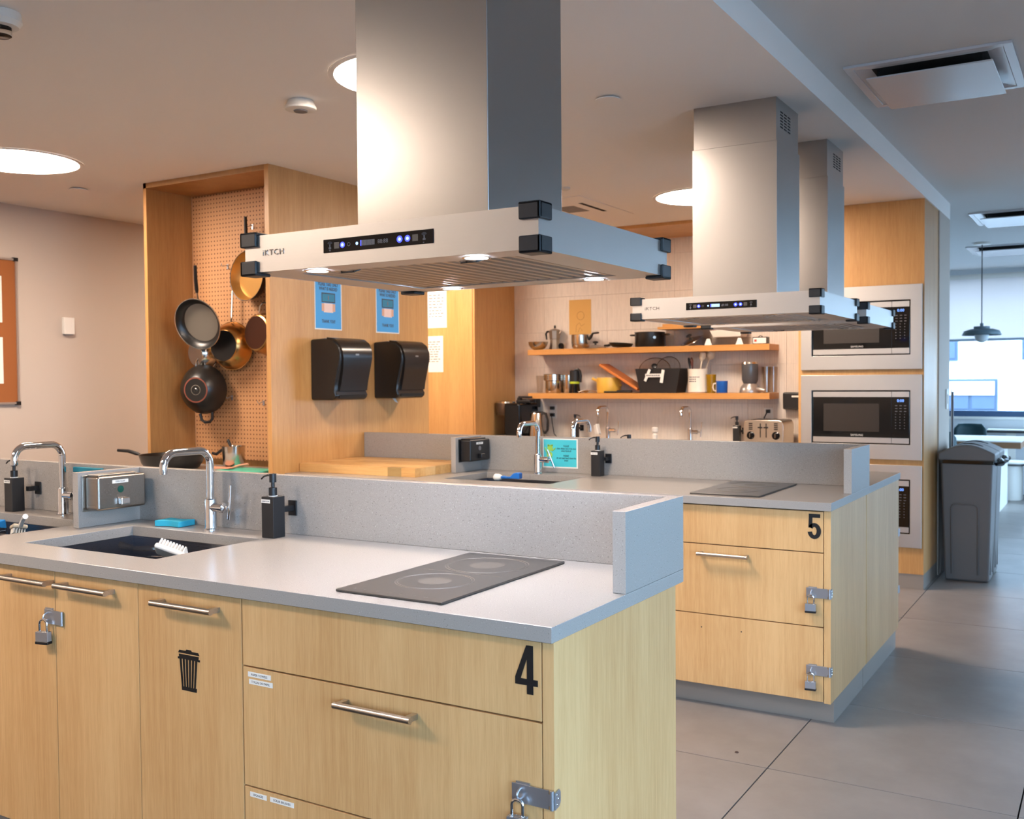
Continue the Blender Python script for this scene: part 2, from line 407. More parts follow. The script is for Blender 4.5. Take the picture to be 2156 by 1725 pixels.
# right window wall (outside the frame, lights the corridor)
struct(B().box(2.6, 2.8, -1.8, 13.6, 0, 0.2).box(2.6, 2.8, -1.8, 13.6, 2.4, 2.95).box(2.6, 2.8, -1.8, -1.4, 0.2, 2.4).box(2.6, 2.8, 2.5, 8.3, 0.2, 2.4).box(2.6, 2.8, 12.7, 13.6, 0.2, 2.4)
       .make('wall_right', M_WHITEPAINT))
for nm, ya, yb in (('window_2', -1.4, 2.5), ('added_window_4', 8.3, 12.7)):  # the second is unseen, added for more daylight at the far end
    w_ = struct(B().box(2.62, 2.7, ya, yb, 0.2, 0.25).box(2.62, 2.7, ya, yb, 2.35, 2.4).make(nm, M_FRAME))
    for k in range(4): y = ya + (yb - ya - 0.05) * k / 3; B().box(2.62, 2.7, y, y + 0.05, 0.25, 2.35).make('window_frame', M_FRAME, w_)
    for k in range(3): y = ya + (yb - ya - 0.05) * k / 3; B().box(2.65, 2.656, y + 0.05, y + (yb - ya - 0.05) / 3, 0.25, 2.35).make('pane', M_PANE, w_)

# wood niche block (houses the pegboard)
NX0, NX1, NY0, NY1 = -4.93, -3.925, 4.0, 5.45
nb = struct(B().box(NX1 - 0.03, NX1, NY0, NY1, 0, H1).make('wall_panelling', M_WALLWOOD)); nb.name = 'trim_1'
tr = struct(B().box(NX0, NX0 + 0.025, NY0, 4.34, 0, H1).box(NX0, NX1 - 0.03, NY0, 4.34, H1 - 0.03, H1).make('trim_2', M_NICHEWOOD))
struct(B().box(NX0, NX1 - 0.03, 4.365, NY1, 0, H1).make('wall_niche', M_WALLWOOD))
struct(B().box(-6.2, NX0, 4.36, 4.5, 0, H1).make('wall_side', M_WHITEPAINT)) if False else None
peg = tag(B().box(NX0 + 0.026, NX1 - 0.031, 4.34, 4.36, 0.95, H1 - 0.031).make('pegboard', M_PEG),
          'tan perforated pegboard lining the back of the wooden niche', 'pegboard')
# end panelling left of the tiled recess
pn = struct(B().box(-6.2, -4.655, 7.1, 7.775, 0, H1).make('trim_3', M_WALLWOOD))
struct(B().box(-4.65, -4.632, 7.1, 7.775, 0, H1).make('trim_4', M_WALLWOOD))
struct(B().box(-4.632, -1.925, 7.1, 7.75, 2.565, H1).make('trim_5', M_WALLWOOD))

# ------------------------------------------------------------------ island worktops
def station_top(oy, xl, name, label, board=False):
    t = thing(name, label, 'worktop', (-0.976, oy, 0.914))
    ox = 0.976
    L = xl + ox
    if board: xs = [L, -1.984, -1.366, 0]; ys = [0, 0.15, 0.565, 0.72]; holes = {(1, 1)}
    else: xs = [L, -2.815, -2.19, -1.984, -1.366, 0]; ys = [0, 0.15, 0.56, 0.72]; holes = {(1, 1), (3, 1)}
    B().slab(xs, ys, -0.034, 0, holes).make('slab', M_QUARTZ, t, bevel=0.0015, seg=1)
    B().box(L, -0.034, 0.686, 0.72, 0.0002, 0.1926).make('backsplash', M_QUARTZ, t, bevel=0.001, seg=1)
    B().box(-0.034, 0, 0.358, 0.72, 0.0002, 0.1926).make('end_upstand', M_QUARTZ, t, bevel=0.001, seg=1)
    B().box(-2.13, -2.1, 0.43, 0.686, 0.0002, 0.1926).make('divider_upstand', M_QUARTZ, t, bevel=0.001, seg=1)
    return t
ISL4, ISL5 = 1.7705, 4.085
station_top(ISL4, -4.75, 'quartz_worktop', 'grey quartz worktop with upstands on the near island marked 4')
station_top(ISL5, -3.92, 'quartz_worktop', 'grey quartz worktop with upstands on the farther island marked 5', board=True)
# rear worktop of island 5 (back to back)
t = thing('quartz_worktop', 'grey quartz worktop strip on the back side of the farther island', 'worktop', (-0.976, ISL5 + 0.72, 0.914))
B().slab([-2.944, -1.9, -1.28, 0], [0.001, 0.16, 0.56, 0.765], -0.034, 0, {(1, 1)}).make('slab', M_QUARTZ, t, bevel=0.0015, seg=1)

def sink(x0, x1, y0, y1, label):
    t = thing('undermount_sink', label, 'sink', ((x0 + x1) / 2, (y0 + y1) / 2, 0.70))
    w, d = (x1 - x0) / 2 + 0.004, (y1 - y0) / 2 + 0.004
    b = B()
    b.box(-w, w, -d, d, -0.012, 0); b.box(-w - 0.01, -w, -d, d, -0.012, 0.179); b.box(w, w + 0.01, -d, d, -0.012, 0.179)
    b.box(-w - 0.01, w + 0.01, -d - 0.01, -d, -0.012, 0.179); b.box(-w - 0.01, w + 0.01, d, d + 0.01, -0.012, 0.179)
    b.make('basin', M_SINK, t)
    B().lathe([(0.045, 0.0005), (0.045, 0.004), (0.03, 0.004), (0.028, 0.001)], 24).make('drain', M_POTSTEEL, t, smooth=True)
    return t
sink(-2.96, -2.342, ISL4 + 0.15, ISL4 + 0.56, 'dark steel undermount sink in the middle of the near island')
sink(-3.791, -3.166, ISL4 + 0.15, ISL4 + 0.56, 'dark steel undermount sink at the left photo edge of the near island')
sink(-2.96, -2.342, ISL5 + 0.15, ISL5 + 0.565, 'undermount sink beside the butcher block on the farther island')
sink(-2.876, -2.256, ISL5 + 0.88, ISL5 + 1.28, 'undermount sink hidden behind the spine of the farther island')

# ------------------------------------------------------------------ base cabinets
def bar_handle(parent, xc, z, yf, w=0.22):
    b = B().at((xc, yf - 0.033, z), (0, PI / 2, 0)).cyl(0.008, -w / 2, w / 2, 16)
    b.M = Matrix(); 
    for sx in (-1, 1):
        x = xc + sx * (w / 2 - 0.011); b.box(x - 0.007, x + 0.007, yf - 0.033, yf, z - 0.0065, z + 0.0065)
    return b.make('handle', M_HANDLE, parent, smooth=True)
def panel(name, x0, x1, yf, z0, z1, parent, m=None):
    return B().box(x0, x1, yf, yf + 0.019, z0, z1).make(name, m or M_VENEER, parent, bevel=0.0008, seg=1)
def four(b, x, z, w, h, y0, y1):
    Q = lambda a, c: (x + a * w, z + c * h)
    for poly in ([(.52, 0), (.80, 0), (.80, 1), (.52, 1)], [(0, .18), (.52, .18), (.52, .31), (0, .31)], [(.80, .18), (1, .18), (1, .31), (.80, .31)],
                 [(0, .31), (.24, .31), (.52, .72), (.52, 1), (.50, 1), (0, .33)]):
        b.prism([Q(*p) for p in poly], y0, y1)
    return b
def five(b, x, z, w, h, y0, y1):
    Q = lambda a, c: (x + a * w, z + c * h)
    b.prism([Q(.08, .85), Q(.93, .85), Q(.93, 1), Q(.08, 1)], y0, y1)
    b.prism([Q(.08, .86), Q(.05, .45), Q(.33, .45), Q(.36, .86)], y0, y1)
    n = 26; o_, i_ = [], []
    for k in range(n + 1):
        a = math.radians(148 - k * (148 + 172) / n); o_.append(Q(.49 + .50 * math.cos(a), .32 + .32 * math.sin(a))); i_.append(Q(.49 + .17 * math.cos(a), .32 + .165 * math.sin(a)))
    for k in range(n): b.prism([o_[k], o_[k + 1], i_[k + 1], i_[k]], y0, y1)
    return b
def sticker(parent, x0, x1, zc, yf, body, h=0.0125, tilt=0.0):
    o = B().box(x0, x1, -0.0008, 0, -h / 2, h / 2).make('label_sticker', M_PAPER, parent); o.location = (0, yf, zc)
    cu = text(body, 0.0078, ((x0 + x1) / 2, -0.0009, -0.0027), FRONT, M_PRINT, o, 'lettering', align='CENTER')
    return o

def drawer_cabinet(oy, num, handles, label, depth):
    yf = oy + 0.021; X = -0.976
    xl, xr = X - 0.894, X - 0.037
    t = thing('drawer_cabinet', label, 'cabinet', ((xl + xr) / 2, yf, 0)); cx = (xl + xr) / 2
    xl -= cx; xr -= cx; x_end = X - 0.007 - cx
    B().box(xl - 0.001, xr + 0.001, 0.021, depth - 0.03, 0.098, 0.878).make('carcass', M_GAP, t)
    B().box(xr + 0.003, x_end, 0, depth - 0.03, 0.096, 0.8795).make('end_panel', M_VENEER, t, bevel=0.0008, seg=1)
    B().box(xl, x_end - 0.004, 0.07, depth - 0.08, 0.0005, 0.0975).make('toe_kick', M_TOE, t)
    zs = [(0.709, 0.874), (0.407, 0.705), (0.101, 0.403)]
    for k, (z0, z1) in enumerate(zs):
        d = panel('drawer_front', xl + 0.0015, xr, 0, z0, z1, t)
        if k == 0:
            (four if num == 4 else five)(B(), xr - 0.062, 0.762, 0.054, 0.102, -0.0012, 0.0001).make('number_decal', M_INK, d)
        if k == 1 or k in handles: bar_handle(d, (-1.435 if num == 4 else -1.427) - cx, 0.668 if k == 1 else 0.37, 0)
        if k == 1 and num == 4:
            sticker(d, xl + 0.019, xl + 0.096, 0.6885, 0, 'PAPER TOWELS'); sticker(d, xl + 0.022, xl + 0.102, 0.6705, 0, 'TOLLAS DE PAPEL')
        if k == 2 and num == 4:
            sticker(d, xl + 0.02, xl + 0.076, 0.3865, 0, 'SPONGES'); sticker(d, xl + 0.088, xl + 0.166, 0.387, 0, 'SCRUB BRUSHES')
        if k == 2 and num == 5:
            for hx in (-1.528, -1.352):
                B().at((hx - cx, 0.0, 0.347), (PI / 2, 0, 0)).cyl(0.003, -0.0005, 0.0006, 10).make('screw_hole', M_INK, d)
    return t, cx

def hasp(parent, xh, z, cx, w=0.085, h=0.04, side=True):
    """galvanised hasp: strap across the drawer front, hinged to a leaf screwed on the end panel"""
    b = B()
    b.box(xh - w, xh - 0.012, -0.006, -0.004, z - h / 2, z + h / 2)
    b.at((xh - 0.004, -0.006, z)).cyl(0.0045, -h / 2, h / 2, 10); b.M = Matrix()
    b.box(xh - 0.013, xh - 0.004, -0.0065, -0.0045, z - h / 2 + 0.008, z + h / 2 - 0.008)
    o = b.make('hasp', M_ZINC, parent, bevel=0.0004, seg=1)
    b = B()
    if side:
        b.prismx([(-0.003, z - h / 2), (0.014, z - h / 2 + 0.004), (0.02, z - h / 2 + 0.011), (0.02, z + h / 2 - 0.008), (0.014, z + h / 2 - 0.001), (-0.003, z + h / 2 - 0.004)], xh + 0.0005, xh + 0.0025)
        b.make('side_leaf', M_ZINC, o)
        b = B()
        for yy, zz in ((0.006, z + 0.01), (0.012, z), (0.007, z - 0.011)):
            b.at((xh + 0.0025, yy, zz), (0, PI / 2, 0)).lathe([(0.003, 0), (0.0022, 0.0012), (0.0004, 0.0016)], 10)
        b.make('screw', M_CHROME, o, smooth=True)
    b = B()   # staple the padlock goes through
    xs_ = xh - w + 0.021
    b.tube([(xs_, -0.004, z + 0.011)] + [(xs_, -0.004 - 0.016 * math.sin(a), z + 0.011 * math.cos(a)) for a in [PI * k / 8 for k in range(1, 8)]] + [(xs_, -0.004, z - 0.011)], 0.0024, 8)
    b.make('staple', M_ZINC, o, smooth=True)
    b = B().box(xs_ - 0.012, xs_ + 0.02, -0.0042, 0.0, z - h / 2 + 0.001, z + h / 2 + 0.004).make('back_plate', M_ZINC, o)
    return xs_

def padlock(loc, label, tiltz=0.1):
    t = thing('padlock', label, 'padlock', loc, tiltz, 'steel padlocks hanging from the cabinet hasps')
    # local: root at the top of the shackle
    b = B(); w, h, d = 0.042, 0.03, 0.018
    for k in range(5):
        y0 = -d / 2 + k * d / 5
        b.box(-w / 2, w / 2, y0 + 0.0002, y0 + d / 5 - 0.0002, -0.064, -0.036)
    b.make('lock_body', M_ZINC, t, bevel=0.0006, seg=1)
    B().box(-w / 2 - 0.0012, w / 2 + 0.0012, -d / 2 - 0.0012, d / 2 + 0.0012, -0.072, -0.0635).make('bumper', M_BLACK, t, bevel=0.002)
    B().tube([(-0.0125, 0, -0.037), (-0.0125, 0, -0.014)] + arcpts((0, 0, -0.013), 0.0125, PI, 0, 8, 'xz') + [(0.0125, 0, -0.037)], 0.0034, 10).make('shackle', M_CHROME, t, smooth=True)
    b = B()
    for x in (-0.016, -0.006, 0.006, 0.016):
        for y in (-0.005, 0.005): b.at((x, y, -0.036)).lathe([(0.0022, 0), (0.0015, 0.0012), (0.0003, 0.0016)], 8)
    b.make('rivets', M_CHROME, t, smooth=True)
    return t

cab4, c4 = drawer_cabinet(ISL4, 4, (), 'maple drawer cabinet with a big black 4 on the near island', 0.69)
cab5, c5 = drawer_cabinet(ISL5, 5, (), 'maple drawer cabinet with a big black 5 on the farther island', 0.69)
XE = -0.9825
xs_ = hasp([o for o in bpy.data.objects if o.parent == cab4 and o.name.startswith('end_panel')][0], XE - c4 - 0.0, 0.552, c4, w=0.10)
padlock((xs_ + c4, ISL4 + 0.021 - 0.0195, 0.545), 'silver padlock on the near island, cut off by the bottom photo edge')
ep5 = [o for o in bpy.data.objects if o.parent == cab5 and o.name.startswith('end_panel')][0]
xs5 = hasp(ep5, XE - c5, 0.544, c5, w=0.097)
padlock((xs5 + c5, ISL5 + 0.021 - 0.0195, 0.537), 'silver padlock on the middle drawer of the island marked 5')
xs5 = hasp(ep5, XE - c5, 0.228, c5, w=0.097)
padlock((xs5 + c5, ISL5 + 0.021 - 0.0195, 0.221), 'silver padlock on the bottom drawer of the island marked 5')

# pull-out bin cabinet with the dustbin pictogram
yf4 = ISL4 + 0.021
t = thing('pullout_bin_cabinet', 'narrow maple cabinet with a black dustbin symbol on its front', 'cabinet', (-2.065, yf4, 0)); cx = -2.065
B().box(-2.257 - cx, -1.874 - cx, 0.021, 0.66, 0.098, 0.878).make('carcass', M_GAP, t)
d = panel('door', -2.258 - cx, -1.873 - cx, 0, 0.101, 0.874, t)
bar_handle(d, -2.056 - cx, 0.838, 0, 0.225)
B().box(-2.258 - cx, -1.873 - cx, 0.07, 0.61, 0.0005, 0.0975).make('toe_kick', M_TOE, t)
b = B(); x0, z0, w, h = -2.105 - cx, 0.612, 0.082, 0.108
Q = lambda a, c: (x0 + a * w, z0 + c * h)
b.prism([Q(.02, .90), Q(.98, .90), Q(.93, .965), Q(.07, .965)], -0.0012, 0.0001)
b.prism([Q(.36, .965), Q(.64, .965), Q(.60, 1.0), Q(.40, 1.0)], -0.0012, 0.0001)
b.prism([Q(.07, .76), Q(.93, .76), Q(.95, .87), Q(.05, .87)], -0.0012, 0.0001)
b.prism([Q(0, .75), Q(.08, .75), Q(.08, .80), Q(0, .80)], -0.0012, 0.0001); b.prism([Q(.92, .75), Q(1, .75), Q(1, .80), Q(.92, .80)], -0.0012, 0.0001)
b.prism([Q(.17, 0), Q(.83, 0), Q(.84, .09), Q(.16, .09)], -0.0012, 0.0001)
for k in range(6):
    a0 = .07 + k * .86 / 6; a1 = a0 + .085; s_ = lambda a: .5 + (a - .5) * .78
    b.prism([Q(s_(a0), .09), Q(s_(a1), .09), Q(a1 + .01, .76), Q(a0 + .01, .76)], -0.0012, 0.0001)
b.make('dustbin_decal', M_INK, d)
# sink cabinet with two doors
t = thing('sink_cabinet', 'wide maple cabinet with two doors below the near sink', 'cabinet', (-2.62, yf4, 0)); cx = -2.62
B().box(-2.976 - cx, -2.261 - cx, 0.021, 0.66, 0.098, 0.68).make('carcass', M_GAP, t)
B().box(-2.976 - cx, -2.9745 - cx, 0.021, 0.66, 0.68, 0.878).box(-2.976 - cx, -2.261 - cx, 0.021, 0.03, 0.68, 0.878).make('rail', M_GAP, t)
d1 = panel('door', -2.977 - cx, -2.6205 - cx, 0, 0.101, 0.874, t); bar_handle(d1, -2.73 - cx, 0.843, 0, 0.225)
d2 = panel('door', -2.6175 - cx, -2.2605 - cx, 0, 0.101, 0.874, t); bar_handle(d2, -2.463 - cx, 0.843, 0, 0.225)
B().box(-2.977 - cx, -2.2605 - cx, 0.07, 0.61, 0.0005, 0.0975).make('toe_kick', M_TOE, t)
b = B().box(-2.662 - cx, -2.585 - cx, -0.006, -0.004, 0.722, 0.762); b.at((-2.583 - cx, -0.006, 0.742)).cyl(0.0045, -0.02, 0.02, 10); b.M = Matrix()
hp = b.make('hasp', M_ZINC, d2)
b = B(); X_ = -2.648 - cx
b.tube([(X_, -0.004, 0.753)] + [(X_, -0.004 - 0.016 * math.sin(a), 0.742 + 0.011 * math.cos(a)) for a in [PI * k / 8 for k in range(1, 8)]] + [(X_, -0.004, 0.731)], 0.0024, 8)
b.box(X_ - 0.012, X_ + 0.02, -0.0042, 0.0, 0.724, 0.767)
b.make('staple', M_ZINC, d1, smooth=True)
padlock((-2.648, yf4 - 0.0195, 0.737), 'silver padlock locking the two sink doors at far left of the near island', 0.25)
# cabinets outside the frame on the left, and the plain backs
t = thing('base_cabinet', 'maple base cabinet at the unseen left end of the near island', 'cabinet', (-3.86, yf4, 0))
B().box(-0.885, 0.88, 0, 0.66, 0.098, 0.68).make('carcass', M_VENEER, t); B().box(-0.885, 0.88, 0.07, 0.61, 0.0005, 0.0975).make('toe_kick', M_TOE, t)
B().box(-0.885, 0.88, 0, 0.02, 0.68, 0.877).box(-0.885, 0.88, 0.64, 0.66, 0.68, 0.877).make('rail', M_VENEER, t)
yf5 = ISL5 + 0.021
t = thing('base_cabinet', 'maple base cabinet of the farther island hidden behind the near one', 'cabinet', (-2.89, yf5, 0))
B().box(-1.03, 1.015, 0, 0.66, 0.098, 0.68).box(-1.03, 1.015, 0, 0.02, 0.68, 0.877).make('carcass', M_VENEER, t); B().box(-1.03, 1.015, 0.07, 0.61, 0.0005, 0.0975).make('toe_kick', M_TOE, t)
# rear cabinet of island 5 with its end panel
t = thing('rear_cabinet', 'maple back-side cabinet of the farther island with a long end panel', 'cabinet', (-2.45, ISL5 + 0.69, 0))
B().box(-1.46, 1.435, 0.02, 0.765, 0.098, 0.68).box(-1.46, 1.435, 0.74, 0.765, 0.68, 0.877).make('carcass', M_VENEER, t)
B().box(1.44, 1.4675, 0.0005, 0.785, 0.096, 0.8795).make('end_panel', M_VENEER, t, bevel=0.0008, seg=1)
B().box(-1.46, 1.4625, -0.05, 0.735, 0.0005, 0.0955).make('toe_kick', M_TOE, t)
for z in (0.6, 0.3):
    B().box(1.452, 1.4735, 0.786, 0.789, z - 0.02, z + 0.02).box(1.468, 1.47, 0.768, 0.789, z - 0.02, z + 0.02).make('hasp', M_ZINC, t)

# ------------------------------------------------------------------ cooktops
def cooktop(oy, label):
    t = thing('induction_cooktop', label, 'cooktop', (-0.976 - 0.310 - 0.154, oy + 0.0564 + 0.291, 0.9145)); w, d = 0.154, 0.291
    B().box(-w, w, -d, d, 0, 0.006).make('glass_plate', mat('cooktop_glass', (50, 47, 45), 0.3, coat=0.3), t, bevel=0.0015, seg=2)
    mr = mat('cooktop_ring', (112, 104, 96), 0.4)
    for yy, r in ((-0.10, 0.098), (0.14, 0.112)):
        for q in (r, r * 0.93):
            B().tube([(q * math.cos(a), yy + q * math.sin(a), 0.0061) for a in [2 * PI * k / 48 for k in range(48)]], 0.0006, 4, closed=True).make('zone_ring', mr, t)
        B().at((0, yy, 0.006)).lathe([(r * 0.42, 0.0), (r * 0.42, 0.0002)], 32).make('worn_patch', mat('worn_glass', (66, 63, 61), 0.45), t)
    B().box(-0.12, 0.12, 0.019, 0.0205, 0.006, 0.0063).make('zone_line', mr, t)
    b = B()
    for k in range(7):
        b.at((-0.12 + 0.035 * k, -0.262, 0.006)).lathe([(0.0045, 0), (0.0045, 0.0002)], 12)
    b.make('touch_marks', mat('touch_print', (84, 80, 78), 0.5), t)
    b = B().at((-0.14, 0.27, 0)).box(0, 0.05, 0, 0.006, 0.006, 0.0063); b.at((0.09, 0.27, 0)).box(0, 0.05, 0, 0.006, 0.006, 0.0063)
    b.make('printed_mark', mat('touch_print', (84, 80, 78), 0.5), t)
cooktop(ISL4, 'black two-zone induction cooktop on the near worktop')
cooktop(ISL5, 'black two-zone induction cooktop on the farther worktop')

# ------------------------------------------------------------------ range hoods
def hood(cx, cy, label, on, rz=0):
    t = thing('range_hood', label, 'range hood', (cx, cy, 1.674), rz, 'stainless island hoods'); w, d, h = 0.402, 0.33, 0.0865
    # canopy: a shallow box open below with a rim
    b = B().slab([-w + 0.004, -w + 0.1, w - 0.1, w - 0.004], [-d + 0.004, -d + 0.085, d - 0.085, d - 0.004], 0.0005, 0.012, {(1, 1)})
    b.slab([-w, -w + 0.004, w - 0.004, w], [-d, -d + 0.004, d - 0.004, d], 0, h, {(1, 1)})
    b.box(-w + 0.004, w - 0.004, -d + 0.004, d - 0.004, h - 0.005, h - 0.001)
    b.make('canopy', M_STEEL, t)
    B().box(-w + 0.095, w - 0.095, -d + 0.08, d - 0.08, 0.026, 0.028).make('filter_frame', mat('filter_dark', (34, 30, 27), 0.5, 0.5), t)
    n = 17; pitch = (2 * w - 0.2) / n; sm = None
    for k in range(n):
        if sm is None:
            b = B().prism([(-0.0125, 0.003), (0.002, 0.003), (0.0095, 0.012), (0.0095, 0.0145), (0.0, 0.0055), (-0.0125, 0.0055)], -d + 0.087, d - 0.087)
            o = b.make('baffle_slat', mat('filter_steel', (176, 162, 148), 0.35, 1.0), t); sm = o.data
        else:
            o = bpy.data.objects.new('baffle_slat', sm); COL.objects.link(o); o.parent = t
        o.location = (-w + 0.1 + pitch * (k + 0.5), 0, 0)
    for s in (-1, 1):
        B().tube([(s * 0.17 - 0.03, -d + 0.11, 0.003), (s * 0.17 - 0.02, -d + 0.10, -0.002), (s * 0.17 + 0.02, -d + 0.10, -0.002), (s * 0.17 + 0.03, -d + 0.11, 0.003)], 0.0025, 6).make('filter_handle', M_CHROME, t)
    # four downlights
    for sx, sy in ((-1, -1), (1, -1), (-1, 1), (1, 1)):
        ring = B().at((sx * 0.222, sy * (d - 0.052), -0.0015)).lathe([(0.032, 0.0015), (0.032, 0), (0.026, -0.001), (0.025, 0.001)], 24, False, False).make('downlight', M_CHROME, t, smooth=True)
        B().at((sx * 0.222, sy * (d - 0.052), -0.0018)).cyl(0.0245, 0, 0.0014, 24).make('lens', M_LED if on == 1 else M_LENSOFF, ring)
    # chimney
    B().box(-0.1865, 0.1865, -0.173, 0.173, h, 2.408 - 1.674).make('chimney', M_STEELV, t, bevel=0.002)
    up_ = B().box(-0.181, 0.181, -0.1675, 0.1675, 2.408 - 1.674, H1 - 0.0005 - 1.674).make('chimney_extension', M_STEELV, t)
    b = B()
    for i in range(3):
        for j in range(6):
            yy = -0.108 + i * 0.055; zz = 0.80 + j * 0.0125
            for s in (-1, 1): b.box(s * 0.1812 - 0.0006, s * 0.1812 + 0.0006, yy, yy + 0.04, zz, zz + 0.006)
    b.make('vent_slots', M_GAP, up_)
    # rubber corner guards
    gm = None
    for sx in (-1, 1):
        for sy in (-1, 1):
            for k, z in enumerate((-0.008, h - 0.027)):
                zt = -1 if k == 0 else 1
                b = B(); o_, i_ = 0.009, 0.042
                b.box(-i_, o_, o_ - 0.009, o_, 0, 0.035); b.box(o_ - 0.009, o_, -i_, o_, 0, 0.035)
                if k == 0: b.box(-i_, o_, -i_, o_, 0, 0.0075)
                else: b.box(-i_, o_, -i_, o_, 0.0275, 0.035)
                # mirror into the quadrant
                vs = [(sx * x, sy * y, zz) for x, y, zz in b.v]; q = B(); q.add(vs, b.f)
                g = q.make('corner_guard', M_RUBBER, t, bevel=0.003); g.location = (sx * w, sy * d, z)
    # touch panel
    pz = 0.0305 + 0.0145
    pl = B().box(-0.156, 0.149, -d - 0.0016, -d + 0.0005, pz - 0.015, pz + 0.0155).make('control_panel', M_BLACKG, t, bevel=0.0015)
    y = -d - 0.0018
    def blob(x, r, m, nm):
        B().at((x, y, pz), (PI / 2, 0, 0)).cyl(r, -0.0001, 0.0002, 20).make(nm, m, pl)
    blob(-0.0995, 0.0066, M_CYAN, 'lit_button'); blob(0.060, 0.0075, M_CYAN, 'lit_button'); blob(0.081, 0.007, M_CYAN, 'lit_button')
    B().box(-0.1235, -0.109, y - 0.0001, y, pz - 0.007, pz + 0.007).make('sensor_window', mat('sensor_grey', (74, 68, 64), 0.4), pl)
    B().box(0.094, 0.109, y - 0.0001, y, pz - 0.007, pz + 0.007).make('sensor_window', mat('sensor_grey', (74, 68, 64), 0.4), pl)
    B().at((-0.081, y, pz), (PI / 2, 0, 0)).lathe([(0.0042, 0), (0.0042, 0.0003), (0.0034, 0.0003), (0.0034, 0)], 18, False, False).make('clock_mark', M_FAINT, pl)
    b = B()
    for k in range(16):
        if on == 1 or k: b.box(-0.052 + k * 0.0024 + 0.006, -0.052 + k * 0.0024 + 0.0076, y - 0.0002, y, pz - 0.006, pz + 0.006)
    b.make('speed_bars', M_FAINT if on == 1 else M_LCD, pl)
    B().box(-0.048, -0.0455, y - 0.0003, y, pz - 0.006, pz + 0.006).make('lit_bar', M_CYAN, pl)
    B().at((-0.058, y, pz), (PI / 2, 0, 0)).cyl(0.0035, -0.0001, 0.0002, 12).make('lit_bar', M_LCD, pl)
    text('88:88', 0.013, (0.0, y - 0.0001, pz - 0.0045), FRONT, M_FAINT, pl, 'digits')
    text('+', 0.01, (-0.139, y - 0.0001, pz - 0.0135), FRONT, M_FAINT, pl, 'plus_mark', bold=0.0002)
    text('-', 0.01, (0.122, y - 0.0001, pz - 0.014), FRONT, M_FAINT, pl, 'minus_mark', bold=0.0003)
    for x in (-0.136, 0.125):
        b = B()
        for r in (0.003, 0.0052, 0.0073):
            b.tube(arcpts((x, y - 0.0001, pz + 0.002), r, 0.5, PI - 0.5, 8, 'xz'), 0.0004, 4)
        b.box(x - 0.0012, x + 0.0012, y - 0.0002, y, pz - 0.006, pz + 0.003); b.box(x - 0.0035, x + 0.0035, y - 0.0002, y, pz - 0.007, pz - 0.003)
        b.make('hand_mark', M_FAINT, pl)
    for x, m_ in ((-0.0995, M_LCD), (0.06, M_LCD), (0.081, M_LCD)):
        B().at((x, y - 0.0002, pz), (PI / 2, 0, 0)).cyl(0.0036, 0, 0.0002, 12).make('button_symbol', m_, pl)
    text('iKTCH', 0.019, (-0.345, -d - 0.0005, 0.038), FRONT, M_CHROME, t, 'embossed_lettering', bold=0.0, ext=0.0008, sx=1.15)
    return t
hood(-1.386, 2.0725, 'large stainless island hood in the foreground with four lit spots', 1)
hood(-1.413, 4.372, 'second stainless hood, above the island marked 5, display lit blue', 2)
hood(-1.418, 5.251, 'rearmost stainless hood, mostly hidden behind the second one', 2, PI)

# ------------------------------------------------------------------ faucets
def faucet(loc, label, rz=0, lever=1):
    t = thing('chrome_faucet', label, 'faucet', loc, rz)
    B().lathe([(0.026, 0), (0.026, 0.003), (0.021, 0.005), (0.0195, 0.012), (0.0195, 0.10), (0.0185, 0.104), (0.0135, 0.106), (0.0135, 0.11)], 24).make('body', M_CHROME, t, smooth=True)
    R_ = 0.048; z1 = 0.272
    pts = [(0, 0, 0.105), (0, 0, z1 - R_)] + arcpts((0, -R_, z1 - R_), R_, 0, PI / 2, 8)[1:] + arcpts((0, -0.195 + R_, z1 - R_), R_, PI / 2, PI, 8) + [(0, -0.195, 0.212), (0, -0.195, 0.204)]
    rr = [0.013] * (len(pts) - 2) + [0.013, 0.0122]
    B().tube(pts, rr, 18).make('spout', M_CHROME, t, smooth=True)
    B().at((0, 0, 0.076), (0, PI / 2, 0)).lathe([(0.0155, 0), (0.0155, 0.05), (0.0175, 0.051), (0.0175, 0.066), (0.012, 0.068), (0.006, 0.07), (0.006, 0.082)], 20).make('valve', M_CHROME, t, smooth=True)
    s = lever
    B().tube([(0.086, 0, 0.038 if s > 0 else 0.03), (0.098 if s > 0 else 0.062, 0, 0.156 if s > 0 else 0.13)], 0.0052, 12).make('lever', M_CHROME, t, smooth=True) if s > 0 else \
        B().tube([(0.10, -0.0, 0.035), (0.066, -0.012, 0.13)], 0.0052, 12).make('lever', M_CHROME, t, smooth=True)
    return t
faucet((-2.648, 2.403, 0.914), 'chrome faucet arching over the sink in the middle of the near island')
faucet((-3.45, 2.403, 0.914), 'chrome faucet at far left behind the steel soap box')
faucet((-2.66, ISL5 + 0.6, 0.914), 'chrome faucet in front of the teal card on the farther island', lever=-1)
faucet((-2.562, 4.905, 0.914), 'chrome faucet facing away behind the spine of the farther island', rz=PI)
faucet((-3.655, 7.63, 0.914), 'chrome faucet below the wall shelves, left of the two')
faucet((-2.93, 7.63, 0.914), 'chrome faucet below the wall shelves, nearest the toaster')

